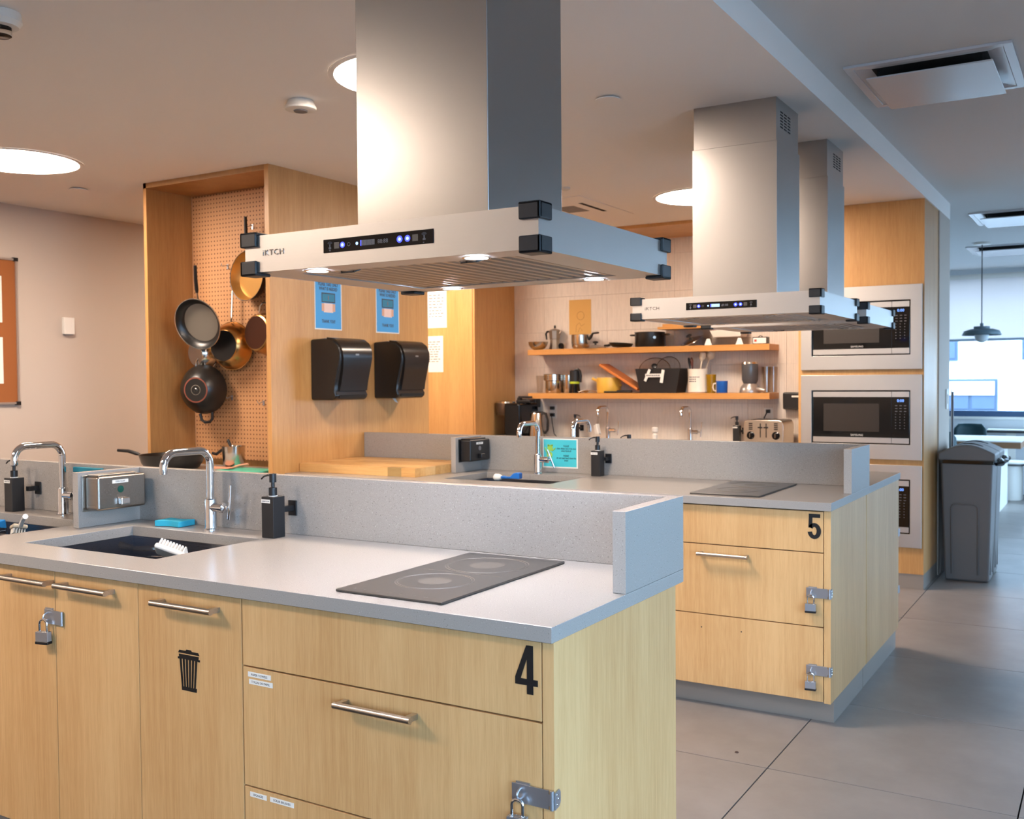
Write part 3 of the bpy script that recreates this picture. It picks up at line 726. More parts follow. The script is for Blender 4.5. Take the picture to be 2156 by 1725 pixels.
# ------------------------------------------------------------------ soap bottles
def soap_bottle(loc, label, rz=0, nozzle=PI, plate=(0.01, 0.06)):
    t = thing('soap_bottle', label, 'soap dispenser', loc, rz, 'black square soap bottles')
    w = 0.026
    B().box(-w, w, -w, w, 0, 0.132).make('bottle', M_BLACKM, t, bevel=0.0015)
    B().lathe([(0.0145, 0.132), (0.0145, 0.1345)], 20).make('neck_ring', M_WHITE, t, smooth=True)
    B().lathe([(0.0135, 0.1345), (0.0135, 0.16), (0.006, 0.162), (0.006, 0.176), (0.0115, 0.177), (0.0115, 0.205)], 20).make('pump', M_BLACK, t, smooth=True)
    c, s = math.cos(nozzle), math.sin(nozzle)
    B().tube([(0, 0, 0.198), (0.02 * c, 0.02 * s, 0.2), (0.038 * c, 0.038 * s, 0.195), (0.05 * c, 0.05 * s, 0.186)], [0.004, 0.0038, 0.003, 0.0028], 8).make('nozzle', M_BLACK, t, smooth=True)
    lb = B().box(-w - 0.0006, w * 0.45, -w - 0.0006, -w, 0.112, 0.1235).box(-w - 0.0006, -w, -w - 0.0006, w * 0.6, 0.112, 0.1235).make('label_sticker', M_PAPER, t)
    text('HAND SOAP', 0.0055, (-w + 0.004, -w - 0.0008, 0.1158), FRONT, M_PRINT, lb, 'lettering')
    if plate:
        px, py = plate
        br = B().box(px - 0.018, px + 0.018, py - 0.006, py, 0.062, 0.112).make('wall_plate', M_BLACK, t, bevel=0.002)
        B().box(px - 0.012, px + 0.008, w - 0.002, py - 0.005, 0.078, 0.096).make('bracket_arm', M_BLACK, t, bevel=0.001)
    return t
soap_bottle((-2.333, 2.378, 0.9145), 'black soap bottle on the near island, right of the central faucet', plate=(0.014, 0.0775))
soap_bottle((-3.73, 2.385, 0.9145), 'black soap bottle at the far left photo edge', plate=(0.05, 0.0705))
soap_bottle((-2.312, 4.70, 0.9145), 'black soap bottle against the spine of the farther island', plate=(0.03, 0.07))
soap_bottle((-2.238, 4.93, 0.9145), 'black soap bottle behind the spine, only its pump showing', plate=None)
soap_bottle((-3.98, 7.66, 0.9145), 'black soap bottle under the wall shelves beside the kettle', nozzle=0, plate=(0.02, 0.089))
soap_bottle((-2.555, 7.66, 0.9145), 'black soap bottle under the wall shelves beside the toaster', plate=(0.03, 0.089))

# boxy dispensers on the dividers
def soap_box(loc, m, label, word, win_m):
    t = thing('soap_box', label, 'soap dispenser', loc)   # mounted on a divider, faces +X
    B().box(0, 0.004, -0.105, 0.115, -0.068, 0.058).make('back_plate', m, t, bevel=0.002)
    B().box(0.0035, 0.072, -0.092, 0.108, -0.063, 0.055).make('case', m, t, bevel=0.009, seg=4)
    B().box(0.006, 0.066, -0.085, 0.07, 0.0545, 0.0615).make('lid', m, t, bevel=0.002)
    s = B().box(0.072, 0.0728, -0.034, 0.032, 0.028, 0.04).make('label_sticker', M_PAPER, t)
    text(word, 0.008, (0.0729, -0.001, 0.0314), SIDE, M_PRINT, s, 'lettering', align='CENTER')
    B().at((0.072, 0.0, 0.006), (0, PI / 2, 0)).lathe([(0.0125, 0), (0.0125, 0.0015), (0.009, 0.002)], 20).make('level_window', win_m, t, smooth=True)
    B().box(0.072, 0.092, -0.012, 0.026, -0.049, -0.023).make('push_button', M_CHROME if m is M_BOXSTEEL else M_BLACK, t, bevel=0.005, seg=3)
    return t
M_BOXSTEEL = steel('box_steel', (158, 150, 142), 0.3, 'x')
soap_box((-3.076, 2.318, 1.037), M_BOXSTEEL, 'stainless push-button soap box on the near divider beside the sink', 'DISH SOAP', mat('green_window', (20, 78, 66), 0.15))
soap_box((-3.076, 4.645, 1.037), M_BLACK, 'black push-button soap box on the divider of the farther island', 'DISH SOAP', M_FAINT)
t = thing('soap_box', 'black wall dispenser half hidden behind the near divider at left', 'soap dispenser', (-3.21, 2.36, 1.02))
B().box(-0.07, 0.07, -0.03, 0.096, -0.058, 0.058).make('case', M_BLACK, t, bevel=0.012, seg=3)
B().lathe([(0.006, -0.075), (0.008, -0.058)], 12).make('outlet', M_BLACK, t)

# sponges, brushes, racks
def rbox(name, m, dims, loc, rot, label, cat, bevel=0.004, group=None):
    x, y, z = dims
    o = B().box(-x / 2, x / 2, -y / 2, y / 2, 0, z).make(name, m, None, bevel=bevel); o.location = loc; o.rotation_euler = rot
    return tag(o, label, cat, group)
M_SPONGEB = mat('blue_sponge', (24, 130, 200), 0.9)
b = B(); n = 10
top = [(-0.055 + 0.11 * k / n, 0.034 + 0.006 * math.cos(2 * PI * k / n)) for k in range(n + 1)]; bot = [(x, -0.034 - 0.006 * math.cos(2 * PI * (k / n))) for k, (x, _) in enumerate(top)]
poly = top + bot[::-1]
b.add([(x, y, 0) for x, y in poly] + [(x, y, 0.02) for x, y in poly],
      [tuple(range(len(poly))), tuple(range(len(poly), 2 * len(poly)))] + [(i, (i + 1) % len(poly), (i + 1) % len(poly) + len(poly), i + len(poly)) for i in range(len(poly))])
o = b.make('cleaning_sponge', M_SPONGE, None, bevel=0.002); o.location = (-2.83, 2.405, 0.915); o.rotation_euler = (0, 0, 0.12)
tag(o, 'cyan hourglass sponge lying left of the central faucet', 'sponge')
def wire_rack(loc, rz, label):
    t = thing('wire_sink_caddy', label, 'sink caddy', loc, rz)
    r = 0.002
    B().tube([(-0.07, -0.045, 0), (0.07, -0.045, 0), (0.07, 0.045, 0), (-0.07, 0.045, 0)], r, 6, closed=True).make('rim_wire', M_CHROME, t)
    b = B()
    for k in range(6):
        x = -0.055 + k * 0.022; b.tube([(x, -0.045, 0), (x, -0.045, -0.05), (x, 0.045, -0.05), (x, 0.045, 0)], 0.0013, 5)
    b.make('basket_wires', M_CHROME, t)
    B().box(-0.03, 0.03, 0.044, 0.05, -0.02, 0.025).make('hook', M_CHROME, t)
    return t
def scrub_brush(loc, rot, label, m):
    t = thing('scrub_brush', label, 'brush', loc, rot=rot)
    b = B().box(-0.045, 0.045, -0.026, 0.026, 0.0, 0.016); b.make('brush_head', m, t, bevel=0.006, seg=3)
    b = B()
    for i in range(9):
        for j in range(5): b.at((-0.036 + 0.009 * i, -0.018 + 0.009 * j, -0.018)).cyl(0.003, 0, 0.02, 5)
    b.make('bristles', M_PAPER, t)
    B().tube([(-0.045, 0, 0.01), (-0.09, 0, 0.03), (-0.14, 0, 0.035)], [0.009, 0.008, 0.01], 8).make('handle', M_CLEAR if m is M_PAPER else M_WHITE, t, smooth=True)
    return t
wire_rack((-2.64, 2.19, 0.845), 0.3, 'chrome wire caddy holding a brush inside the middle near sink')
scrub_brush((-2.635, 2.225, 0.868), (2.5, 0.35, 0.5), 'white scrub brush in the wire caddy of the middle near sink', M_PAPER).scale = (1.15, 1.15, 1.15)
wire_rack((-3.60, 2.20, 0.85), 0.1, 'chrome wire caddy inside the far left near sink')
o = rbox('cleaning_sponge', M_SPONGEB, (0.11, 0.03, 0.07), (-3.67, 2.26, 0.83), (0.15, 0.0, 0.2), 'blue sponge standing in the far left near sink', 'sponge')
scrub_brush((-3.50, 2.25, 0.875), (0.2, 0.2, 2.7), 'pale scrub brush beside the blue sponge in the far left sink', mat('pale_brush', (205, 190, 165), 0.6))
# farther sink: blue brush with a wavy back
b = B(); pts = [(0.0, 0.0), (0.11, 0.0), (0.11, 0.03), (0.095, 0.034), (0.075, 0.03), (0.055, 0.012), (0.03, 0.008), (0.0, 0.014)]
t = thing('dish_brush', 'blue and white dish brush poking out of the farther sink', 'brush', (-2.80, 4.545, 0.895), 0.1)
B().prism(pts, -0.02, 0.02).make('handle', mat('blue_brush', (20, 110, 196), 0.5), t, bevel=0.004)
B().at((-0.03, 0, 0.004), (0, PI / 2, 0)).lathe([(0.008, -0.02), (0.019, -0.01), (0.019, 0.012), (0.01, 0.03)], 16).make('brush_head', M_PAPER, t, smooth=True)
# teal box behind the left divider
o = rbox('cleaning_cloth', mat('teal_cloth', (36, 130, 150), 0.8), (0.17, 0.012, 0.02), (-3.36, 2.446, 1.071), (0, 0, 0), 'strip of teal cloth on the spine above the soap box', 'cloth', 0.003)
o.location = (-3.36, 2.449, 1.075)

# teal card with a frog
t = thing('notice_card', 'teal laminated card with a cartoon frog on the farther spine', 'sign', (-2.568, 4.7695, 1.02))
B().box(-0.108, 0.106, -0.0015, 0, -0.08, 0.078).make('card', M_PAPER, t)
B().box(-0.102, 0.098, -0.0022, -0.0014, -0.073, 0.073).make('teal_field', M_TEALP, t)
y = -0.0026
mg = mat('frog_green', (150, 200, 80), 0.6); my = mat('frog_belly', (215, 220, 130), 0.6)
fr = B().at((-0.065, y, -0.01), (PI / 2, 0, 0)).lathe([(0.018, 0), (0.018, 0.0004)], 16).at((-0.062, y, 0.027), (PI / 2, 0, 0)).lathe([(0.017, 0), (0.017, 0.0004)], 16)
for x, z in ((-0.073, 0.041), (-0.05, 0.041)): fr.at((x, y, z), (PI / 2, 0, 0)).lathe([(0.006, 0), (0.006, 0.0004)], 12)
fr.M = Matrix()
for a, b2 in (((-0.08, 0.0), (-0.094, 0.03)), ((-0.05, 0.01), (-0.03, 0.028)), ((-0.072, -0.02), (-0.082, -0.05)), ((-0.056, -0.02), (-0.05, -0.052))):
    fr.tube([(a[0], y, a[1]), (b2[0], y, b2[1])], 0.0035, 6)
frog = fr.make('frog_picture', mg, t)
B().at((-0.065, y - 0.0005, -0.012), (PI / 2, 0, 0)).cyl(0.011, 0, 0.0003, 14).make('belly', my, frog)
B().at((-0.073, y - 0.0005, 0.042), (PI / 2, 0, 0)).cyl(0.002, 0, 0.0003, 8).at((-0.05, y - 0.0005, 0.042), (PI / 2, 0, 0)).cyl(0.002, 0, 0.0003, 8).make('eyes', M_INK, frog)
text('PLEASE\nclean dishes out of the sink\nwhen finished!\n\nPLEASE\ndo not wash food down the\ndrain!', 0.0135, (0.036, -0.0023, 0.034), FRONT, M_INK, t, 'lettering', bold=0.0002, align='CENTER', sx=0.78)

# ------------------------------------------------------------------ butcher block
t = thing('butcher_block', 'thick maple butcher block board on the farther island', 'cutting board', (-3.93 + 0.41, 4.48, 0.9145))
n = 12; y0, y1 = -0.275, 0.275
for k in range(n):
    a = y0 + (y1 - y0) * k / n; b_ = y0 + (y1 - y0) * (k + 1) / n
    cuts = sorted(random.uniform(-0.3, 0.3) for _ in range(2)) if k else [0.22, 0.31]
    xs = [-0.4] + cuts + [0.4]
    for i in range(len(xs) - 1):
        if xs[i + 1] - xs[i] < 0.02: continue
        mm = M_BUTCHER[(k * 2 + i * 5 + k // 3) % 3]
        if k == 0 and i == 1: mm = wood('dark_stave', (170, 140, 90), (140, 108, 62), axis='x')
        B().box(xs[i] + 0.0004, xs[i + 1] - 0.0004, a + 0.0004, b_ - 0.0004, 0, 0.046 + random.uniform(-0.0003, 0.0003)).make('wood_stave', mm, t)

# ------------------------------------------------------------------ paper towel dispensers and notices on the wood wall
def towel_dispenser(y0, label, sheet):
    t = thing('towel_dispenser', label, 'towel dispenser', (-3.925, y0, 1.31), 0, 'black towel dispensers on the wooden wall')
    prof = [(0, 0), (0.165, 0), (0.185, 0.012), (0.188, 0.03), (0.178, 0.05), (0.186, 0.10), (0.205, 0.17), (0.222, 0.235), (0.222, 0.275), (0.205, 0.315), (0.17, 0.34), (0.10, 0.349), (0, 0.345)]
    w = 0.28; b = B()
    vs = [(x, 0.0, z) for x, z in prof] + [(x, w, z) for x, z in prof]; n = len(prof)
    b.add(vs, [tuple(range(n)), tuple(reversed(range(n, 2 * n)))] + [(i, (i + 1) % n, (i + 1) % n + n, i + n) for i in range(n)])
    b.make('case', M_TOWEL, t, bevel=0.012, seg=3)
    # proud front cover with a wavy edge
    pr = [(0.19, 0.052), (0.198, 0.10), (0.215, 0.17), (0.231, 0.235), (0.231, 0.277), (0.212, 0.321), (0.175, 0.347), (0.12, 0.354), (0.12, 0.345), (0.17, 0.335), (0.2, 0.31), (0.215, 0.27), (0.215, 0.235), (0.2, 0.17), (0.18, 0.1), (0.175, 0.052)]
    n = len(pr); b = B(); b.add([(x, 0.02 + 0.015 * math.sin(z * 14), z) for x, z in pr] + [(x, w - 0.012, z) for x, z in pr],
        [tuple(range(n)), tuple(reversed(range(n, 2 * n)))] + [(i, (i + 1) % n, (i + 1) % n + n, i + n) for i in range(n)])
    b.make('front_cover', M_TOWEL, t, smooth=True, ang=50)
    B().box(0.176, 0.19, 0.03, w - 0.03, 0.012, 0.03).make('towel_slot', M_GAP, t)
    B().box(0.2225, 0.2325, 0.12, 0.15, 0.252, 0.262).make('badge', mat('badge_grey', (130, 124, 116), 0.3, 0.6), t)
    if sheet:
        B().add([(0.12, 0.03, 0.0), (0.12, 0.06, 0.0), (0.15, 0.045, -0.028), (0.14, 0.03, -0.02)], [(0, 1, 2, 3)]).make('paper_towel', M_PAPER, t, solid=0.0008)
    return t
towel_dispenser(4.31, 'black paper towel dispenser nearest the pegboard niche', False)
towel_dispenser(4.875, 'black paper towel dispenser on the right with a torn paper tip', True)

def blue_poster(y0, label):
    t = thing('blue_notice', label, 'poster', (-3.9245, y0 + 0.115, 1.86), 0, 'blue paper towel notices')
    B().box(0, 0.0012, -0.117, 0.117, -0.145, 0.155).make('sheet', M_PAPER, t)
    B().box(0.001, 0.0016, -0.11, 0.110, -0.138, 0.148).make('blue_field', M_BLUE, t)
    text('PLEASE TAKE ONLY\nWHAT IS NEEDED', 0.027, (0.0018, 0.0, 0.108), SIDE, M_PRINT, t, 'lettering', bold=0.0006, sx=0.72, align='CENTER')
    text('THANK YOU!', 0.026, (0.0018, 0.0, -0.105), SIDE, M_PRINT, t, 'lettering', bold=0.0006, sx=0.72, align='CENTER')
    ic = B().box(0.0016, 0.002, -0.058, 0.058, 0.012, 0.068).make('dispenser_picture', M_PRINT, t)
    B().box(0.002, 0.0023, -0.052, 0.052, 0.018, 0.062).make('picture_field', M_TEALD, ic)
    B().box(0.0023, 0.0026, -0.004, 0.004, 0.028, 0.052).make('picture_lever', M_FAINT, ic)
    B().box(0.0016, 0.0019, -0.04, 0.04, -0.045, 0.008).make('towel_picture', M_SKIN, t)
    for a in (-0.058, 0.036): B().box(0.0019, 0.0023, a, a + 0.022, -0.038, 0.006).make('hand_picture', mat('hand_print', (222, 170, 140), 0.6), t)
blue_poster(4.352, 'blue notice about taking towels above the left dispenser')
blue_poster(4.905, 'blue notice about taking towels above the right dispenser')

def lined_sheet(x0, x1, z0, z1, label, m, lines):
    t = thing('paper_notice', label, 'notice', ((x0 + x1) / 2, 7.0995, (z0 + z1) / 2)); w, h = (x1 - x0) / 2, (z1 - z0) / 2
    B().box(-w, w, -0.0015, 0, -h, h).make('sheet', m, t)
    b = B()
    for k in range(lines):
        z = h - 0.05 - k * (2 * h - 0.12) / lines
        x = -w + 0.03
        while x < w - 0.05:
            l = random.uniform(0.015, 0.045); b.box(x, min(x + l, w - 0.03), -0.0022, -0.0014, z - 0.004, z + 0.004); x += l + 0.01
    b.make('printed_lines', M_PRINT if m is M_PAPER else M_FAINT, t)
lined_sheet(-5.13, -4.915, 1.87, 2.20, 'white typed notice partly hidden at the end of the wood wall', M_PAPER, 8)
lined_sheet(-5.16, -4.955, 1.49, 1.80, 'pale printed flyer below the white typed notice', mat('pale_flyer', (222, 216, 206), 0.8), 9)

# ------------------------------------------------------------------ back wall: shelves and tall microwave cabinet
for z, lab in ((1.675, 'upper oak wall shelf crowded with pots'), (1.303, 'lower oak wall shelf with crate and crock')):
    tag(B().box(-4.352, -2.25, 7.5, 7.7495, z - 0.046, z).make('wall_shelf', M_SHELFWOOD, None, bevel=0.001, seg=1), lab, 'shelf', 'oak wall shelves')
# counter along the back wall
t = thing('quartz_worktop', 'grey quartz worktop along the tiled back wall', 'worktop', (-3.28, 7.1, 0.914))
B().box(-1.35, 1.352, 0, 0.6495, -0.034, 0).make('slab', M_QUARTZ, t)
t = thing('base_cabinet', 'maple base cabinets under the back wall worktop', 'cabinet', (-3.28, 7.12, 0)); B().box(-1.348, 1.35, 0, 0.62, 0.1, 0.879).make('carcass', M_VENEER, t)
B().box(-1.348, 1.35, 0.06, 0.6, 0.0005, 0.0995).make('toe_kick', M_TOE, t)

t = thing('microwave_cabinet', 'tall oak cabinet housing three stacked microwaves', 'cabinet', (-1.51, 7.1, 0))
b = B(); L_, R_ = -0.414, 0.412
zc = [(0.275, 0.83), (0.86, 1.435), (1.468, 2.03)]
b.box(L_, L_ + 0.02, 0, 0.585, 0.1, H1 - 0.001); b.box(R_ - 0.02, R_, 0, 0.585, 0.1, H1 - 0.001)
b.box(L_ + 0.02, R_ - 0.02, 0.56, 0.585, 0.1, H1 - 0.001)
b.make('carcass', M_WALLWOOD, t)
for z0, z1 in ((0.1, 0.29), (0.815, 0.875), (1.42, 1.483), (2.015, H1 - 0.001)):
    B().box(L_ + 0.02, R_ - 0.02, 0.0, 0.556, z0, z1).make('rail', M_WALLWOOD, t)
B().box(L_, R_, 0.0 + 0.005, 0.585, 0.0005, 0.0995).make('toe_kick', M_TOE, t)

def microwave(z0, z1, label):
    t = thing('builtin_microwave', label, 'microwave', (-1.506, 7.1, (z0 + z1) / 2), 0, 'built-in microwaves'); h = (z1 - z0) / 2; w = 0.397
    hi = 0.182 + 0.0; zc_ = 0.0
    iw0, iw1 = -0.323, 0.325; iz0, iz1 = -0.185, 0.18
    B().slab([-w, iw0, iw1, w], [-h, iz0, iz1, h], -0.016, -0.001, {(1, 1)}).make('trim_frame', M_STEEL, t, bevel=0.002)
    fr = [o for o in bpy.data.objects if o.parent == t][0]
    for v in fr.data.vertices: v.co = Vector((v.co.x, v.co.z, v.co.y))
    fr.data.flip_normals()
    B().box(iw0, iw1, 0.006, 0.44, iz0, iz1).make('body', M_BLACKG, t)
    xs = 0.205
    d = B().box(iw0 + 0.008, xs, -0.006, 0.006, iz0 + 0.008, iz1 - 0.008).make('door', M_BLACKG, t, bevel=0.001)
    B().box(iw0 + 0.009, xs - 0.001, -0.0085, -0.005, iz1 - 0.045, iz1 - 0.009).make('steel_strip', M_STEEL, d); B().box(iw0 + 0.009, xs - 0.001, -0.0085, -0.005, iz0 + 0.009, iz0 + 0.045).make('steel_strip', M_STEEL, d)
    B().box(iw0 + 0.08, xs - 0.08, -0.0064, -0.0058, iz0 + 0.085, iz1 - 0.09).make('window', mat('mesh_window', (52, 46, 42), 0.25), d)
    text('SAMSUNG', 0.018, (-0.02, -0.0066, iz0 + 0.055), FRONT, M_WHITE, d, 'lettering', bold=0.0, align='CENTER')
    c = B().box(xs + 0.001, iw1 - 0.008, -0.006, 0.006, iz0 + 0.008, iz1 - 0.008).make('control_panel', M_BLACKG, t, bevel=0.001)
    B().box(xs + 0.002, iw1 - 0.009, -0.0085, -0.005, iz1 - 0.045, iz1 - 0.009).make('steel_strip', M_STEEL, c); B().box(xs + 0.002, iw1 - 0.009, -0.0085, -0.005, iz0 + 0.009, iz0 + 0.045).make('steel_strip', M_STEEL, c)
    text('0:00', 0.026, (0.262, -0.0067, iz1 - 0.078), FRONT, M_DIGIT, c, 'clock_digits', bold=0.0002, align='CENTER')
    b = B()
    for i in range(3):
        for j in range(9):
            b.box(0.228 + i * 0.028, 0.228 + i * 0.028 + (0.014 if j < 3 else 0.006), -0.0064, -0.0058, iz1 - 0.105 - j * 0.019, iz1 - 0.101 - j * 0.019)
    b.make('button_marks', M_FAINT, c)
    return t
microwave(1.468, 2.03, 'built-in microwave at the top of the tall oak cabinet')
microwave(0.862, 1.432, 'built-in microwave in the middle of the tall oak cabinet')
microwave(0.277, 0.826, 'built-in microwave at the bottom, mostly hidden by the island')
# ------------------------------------------------------------------ ceiling fittings
def round_light(x, y, label):
    t = thing('ceiling_light', label, 'ceiling light', (x, y, H1), 0, 'round flush ceiling lights')
    B().lathe([(0.325, -0.0005), (0.325, -0.004), (0.303, -0.006), (0.303, -0.002)], 64, False, False).make('trim_ring', M_CEIL, t, smooth=True)
    B().at((0, 0, -0.004)).cyl(0.3025, 0, 0.003, 64).make('diffuser', M_LAMP, t)
for x, y, l in ((-2.34, 3.17, 'bright round ceiling light half hidden behind the foreground chimney'), (-4.98, 3.24, 'bright round ceiling light at the left photo edge'),
                (-2.3, 6.24, 'bright round ceiling light behind the second chimney'), (-3.3, 0.1, 'round ceiling light above the camera outside the frame'),
                (-4.98, 0.1, 'round ceiling light over the left of the room outside the frame'), (-4.98, 6.24, 'round ceiling light concealed behind the wood block')):
    round_light(x, y, l)
t = thing('smoke_detector', 'white smoke detector on the ceiling above the pegboard niche', 'smoke detector', (-2.938, 3.189, H1))
B().lathe([(0.052, -0.001), (0.056, -0.012), (0.066, -0.03), (0.064, -0.038), (0.05, -0.042)], 32).make('housing', M_WHITE, t, smooth=True)
B().at((0, 0, -0.0425)).lathe([(0.028, -0.004), (0.03, 0.0)], 24).make('sensor_vents', M_FAINT, t)
t = thing('sprinkler_cover', 'flat white ceiling disc between the first and second chimneys', 'ceiling cover', (-1.835, 3.846, H1))
B().lathe([(0.052, -0.011), (0.052, -0.008), (0.02, -0.007), (0.02, -0.001)], 32).make('cover_disc', M_CEIL, t, smooth=True)
t = thing('sprinkler_cover', 'flat ceiling disc just left of the pegboard niche', 'ceiling cover', (-5.372, 3.887, H1))
B().lathe([(0.052, -0.011), (0.052, -0.008), (0.02, -0.007), (0.02, -0.001)], 32).make('cover_disc', M_CEIL, t, smooth=True)
t = thing('alarm_sounder', 'white round ceiling device in the top left photo corner', 'ceiling alarm', (-3.04, 1.93, H1))
B().lathe([(0.062, -0.001), (0.066, -0.03), (0.055, -0.045), (0.045, -0.047)], 32).make('housing', M_WHITE, t, smooth=True)
B().at((0, 0, -0.047)).lathe([(0.028, -0.03), (0.034, -0.026), (0.034, 0.0)], 24).make('lens', M_GLASS, t, smooth=True)
t = thing('ceiling_sensor', 'small white ceiling sensor right of the foreground chimney', 'ceiling sensor', (-2.906, 5.482, H1))
B().lathe([(0.03, -0.001), (0.03, -0.012), (0.012, -0.02), (0.0, -0.02)], 20).make('housing', M_WHITE, t, smooth=True)
t = thing('ceiling_vent', 'flush kitchen ceiling vent with one dark slot beside the far round light', 'vent', (-3.15, 6.18, H1))
B().box(-0.2, 0.2, -0.42, 0.42, -0.005, -0.0005).make('panel', M_CEIL, t, bevel=0.002)
B().box(0.07, 0.1, -0.19, 0.19, -0.0056, -0.0045).make('slot', M_GAP, t); B().box(-0.16, 0.0, -0.12, 0.12, -0.0058, -0.0048).make('grille', M_FAINT, t)

def cassette(x0, x1, y0, y1, label, rot=0):
    t = thing('ceiling_cassette', label, 'air vent', ((x0 + x1) / 2, (y0 + y1) / 2, H2)); w, d = (x1 - x0) / 2, (y1 - y0) / 2
    M_CAS = mat('cassette_white', (206, 206, 210), 0.25)
    B().slab([-w, -w + 0.035, w - 0.035, w], [-d, -d + 0.035, d - 0.035, d], -0.012, -0.0005, {(1, 1)}).make('rim', M_CAS, t, bevel=0.002)
    b = B()
    b.add([(-w + 0.036, -d + 0.036, -0.01), (w - 0.036, -d + 0.036, -0.01), (w - 0.036, d - 0.036, -0.01), (-w + 0.036, d - 0.036, -0.01),
           (-w + 0.10, -d + 0.10, -0.001), (w - 0.10, -d + 0.10, -0.001), (w - 0.10, d - 0.10, -0.001), (-w + 0.10, d - 0.10, -0.001)],
          [(0, 1, 5, 4), (1, 2, 6, 5), (2, 3, 7, 6), (3, 0, 4, 7)])
    b.make('cone', M_CAS, t, recalc=False)
    B().box(-w + 0.09, w - 0.09, -d + 0.085, d - 0.09, -0.0016, -0.0006).make('throat', M_GAP, t)
    B().box(-w + 0.075, w - 0.075, -d + 0.085, d - 0.06, -0.045, -0.038).make('face_plate', M_CAS, t, bevel=0.003)
    b = B()
    for sx in (-1, 1):
        for yy in (-d + 0.12, d - 0.12): b.box(sx * (w - 0.12) - 0.005, sx * (w - 0.12) + 0.005, yy - 0.005, yy + 0.005, -0.04, -0.001)
    b.make('hangers', M_GAP, t)
cassette(-0.995, -0.36, 4.35, 5.05, 'white square ceiling vent nearest the camera over the corridor')
cassette(-1.03, -0.40, 8.75, 9.45, 'second square ceiling vent seen beyond the wall end')
cassette(-1.32, -0.68, 11.0, 11.7, 'small distant square ceiling vent near the window')

# ------------------------------------------------------------------ left wall fittings
t = thing('cork_board', 'cork notice board cut by the left photo edge', 'notice board', (-6.1995, 3.1, 1.76)); 
B().box(0, 0.012, -0.9, 0.9, -0.47, 0.47).make('cork', mat('cork', (150, 88, 42), 0.9), t)
M_AL = mat('aluminium_frame', (186, 176, 168), 0.35, 0.6)
B().box(0, 0.02, -0.9, 0.9, 0.462, 0.476).box(0, 0.02, -0.9, 0.9, -0.476, -0.462).box(0, 0.02, 0.893, 0.905, -0.476, 0.476).make('frame', M_AL, t)
for z in (-0.47, 0.47): B().box(0, 0.024, 0.88, 0.91, z - 0.012, z + 0.012).make('corner_cap', M_BLACK, t)
for z, nm in ((0.205, 'upper white sheet pinned on the cork board'), (-0.19, 'lower white sheet pinned on the cork board')):
    tag(B().box(0, 0.001, -0.108, 0.108, -0.15, 0.15).make('pinned_sheet', M_PAPER, None), nm, 'paper').location = (-6.1865, 3.79, 1.76 + z)
t = thing('wall_switch', 'small white switch box on the left wall', 'switch', (-6.1995, 4.375, 1.812))
B().box(0, 0.03, -0.04, 0.04, -0.058, 0.058).make('housing', M_WHITE, t, bevel=0.004); B().box(0.004, 0.026, -0.03, 0.03, -0.0625, -0.057).make('lower_slot', M_FAINT, t)
t = thing('wall_switch', 'white light switch plate on the painted wall end beside the bins', 'switch', (-1.0895, 8.04, 1.25))
B().box(0, 0.01, -0.04, 0.04, -0.075, 0.075).make('plate', M_WHITE, t, bevel=0.003); B().box(0.009, 0.014, -0.017, 0.017, -0.034, 0.034).make('rocker', M_PAPER, t)

# ------------------------------------------------------------------ pans
def frame_rot(zdir, xdir):
    z = Vector(zdir).normalized(); x = Vector(xdir); x = (x - z * x.dot(z)).normalized(); y = z.cross(x)
    return Matrix((x, y, z)).transposed().to_euler()
def pan(name, label, cat, loc, zdir, xdir, rb, rt_, h, mo, mi, handle=None, rim=None, group=None, ring=None, th=0.003):
    """round pan: bottom centre at the root, opening along local +Z, handle along local +X"""
    t = thing(name, label, cat, loc, rot=frame_rot(zdir, xdir), group=group)
    B().lathe([(0.001, 0), (rb * 0.9, 0), (rb, 0.006), (rb + (rt_ - rb) * 0.6, h * 0.45), (rt_, h)], 40, True, False).lathe([(rt_, h), (rt_ + 0.001, h + 0.001), (rt_ - th, h)], 40, False, False).make('pan_body', mo, t, smooth=True)
    B().lathe([(rt_ - th, h), (rb + (rt_ - rb) * 0.6 - th, h * 0.45), (rb - th, 0.009), (0.001, 0.007)], 40, False, False).make('inner_coating', mi, t, smooth=True, recalc=False)
    if rim: B().tube([(rt_ * math.cos(a), rt_ * math.sin(a), h) for a in [2 * PI * k / 40 for k in range(40)]], 0.0028, 6, closed=True).make('rim', rim, t, smooth=True)
    if ring:
        for r, m in ring: B().at((0, 0, -0.001)).lathe([(r, 0), (r * 0.9, -0.0006), (r * 0.9, 0.0012)], 32, False, False).make('base_ring', m, t)
    if handle:
        L, m, up = handle
        B().tube([(rt_ - 0.004, 0, h * 0.75), (rt_ + 0.03, 0, h * 0.8 + up * 0.3), (rt_ + 0.045, 0, h * 0.8 + up * 0.4)], [0.006, 0.005, 0.006], 8).make('handle_shank', M_POTSTEEL, t, smooth=True)
        B().tube([(rt_ + 0.04, 0, h * 0.8 + up * 0.36), (rt_ + 0.06, 0, h * 0.8 + up * 0.5), (rt_ + L * 0.6, 0, h * 0.8 + up * 0.9), (rt_ + L, 0, h * 0.8 + up)], [0.008, 0.011, 0.0105, 0.009], 10).make('handle', m, t, smooth=True)
    return t
def loop(parent, x, h, w, out, m, r=0.005, ang=0, nm='loop_handle'):
    c, s = math.cos(ang), math.sin(ang)
    pts = [(x, -w), (x + out * 0.7, -w * 0.85), (x + out, -w * 0.4), (x + out, w * 0.4), (x + out * 0.7, w * 0.85), (x, w)]
    return B().tube([(p * c - q * s, p * s + q * c, h) for p, q in pts], r, 8).make(nm, m, parent, smooth=True)
PG = 'pans hanging on the pegboard'
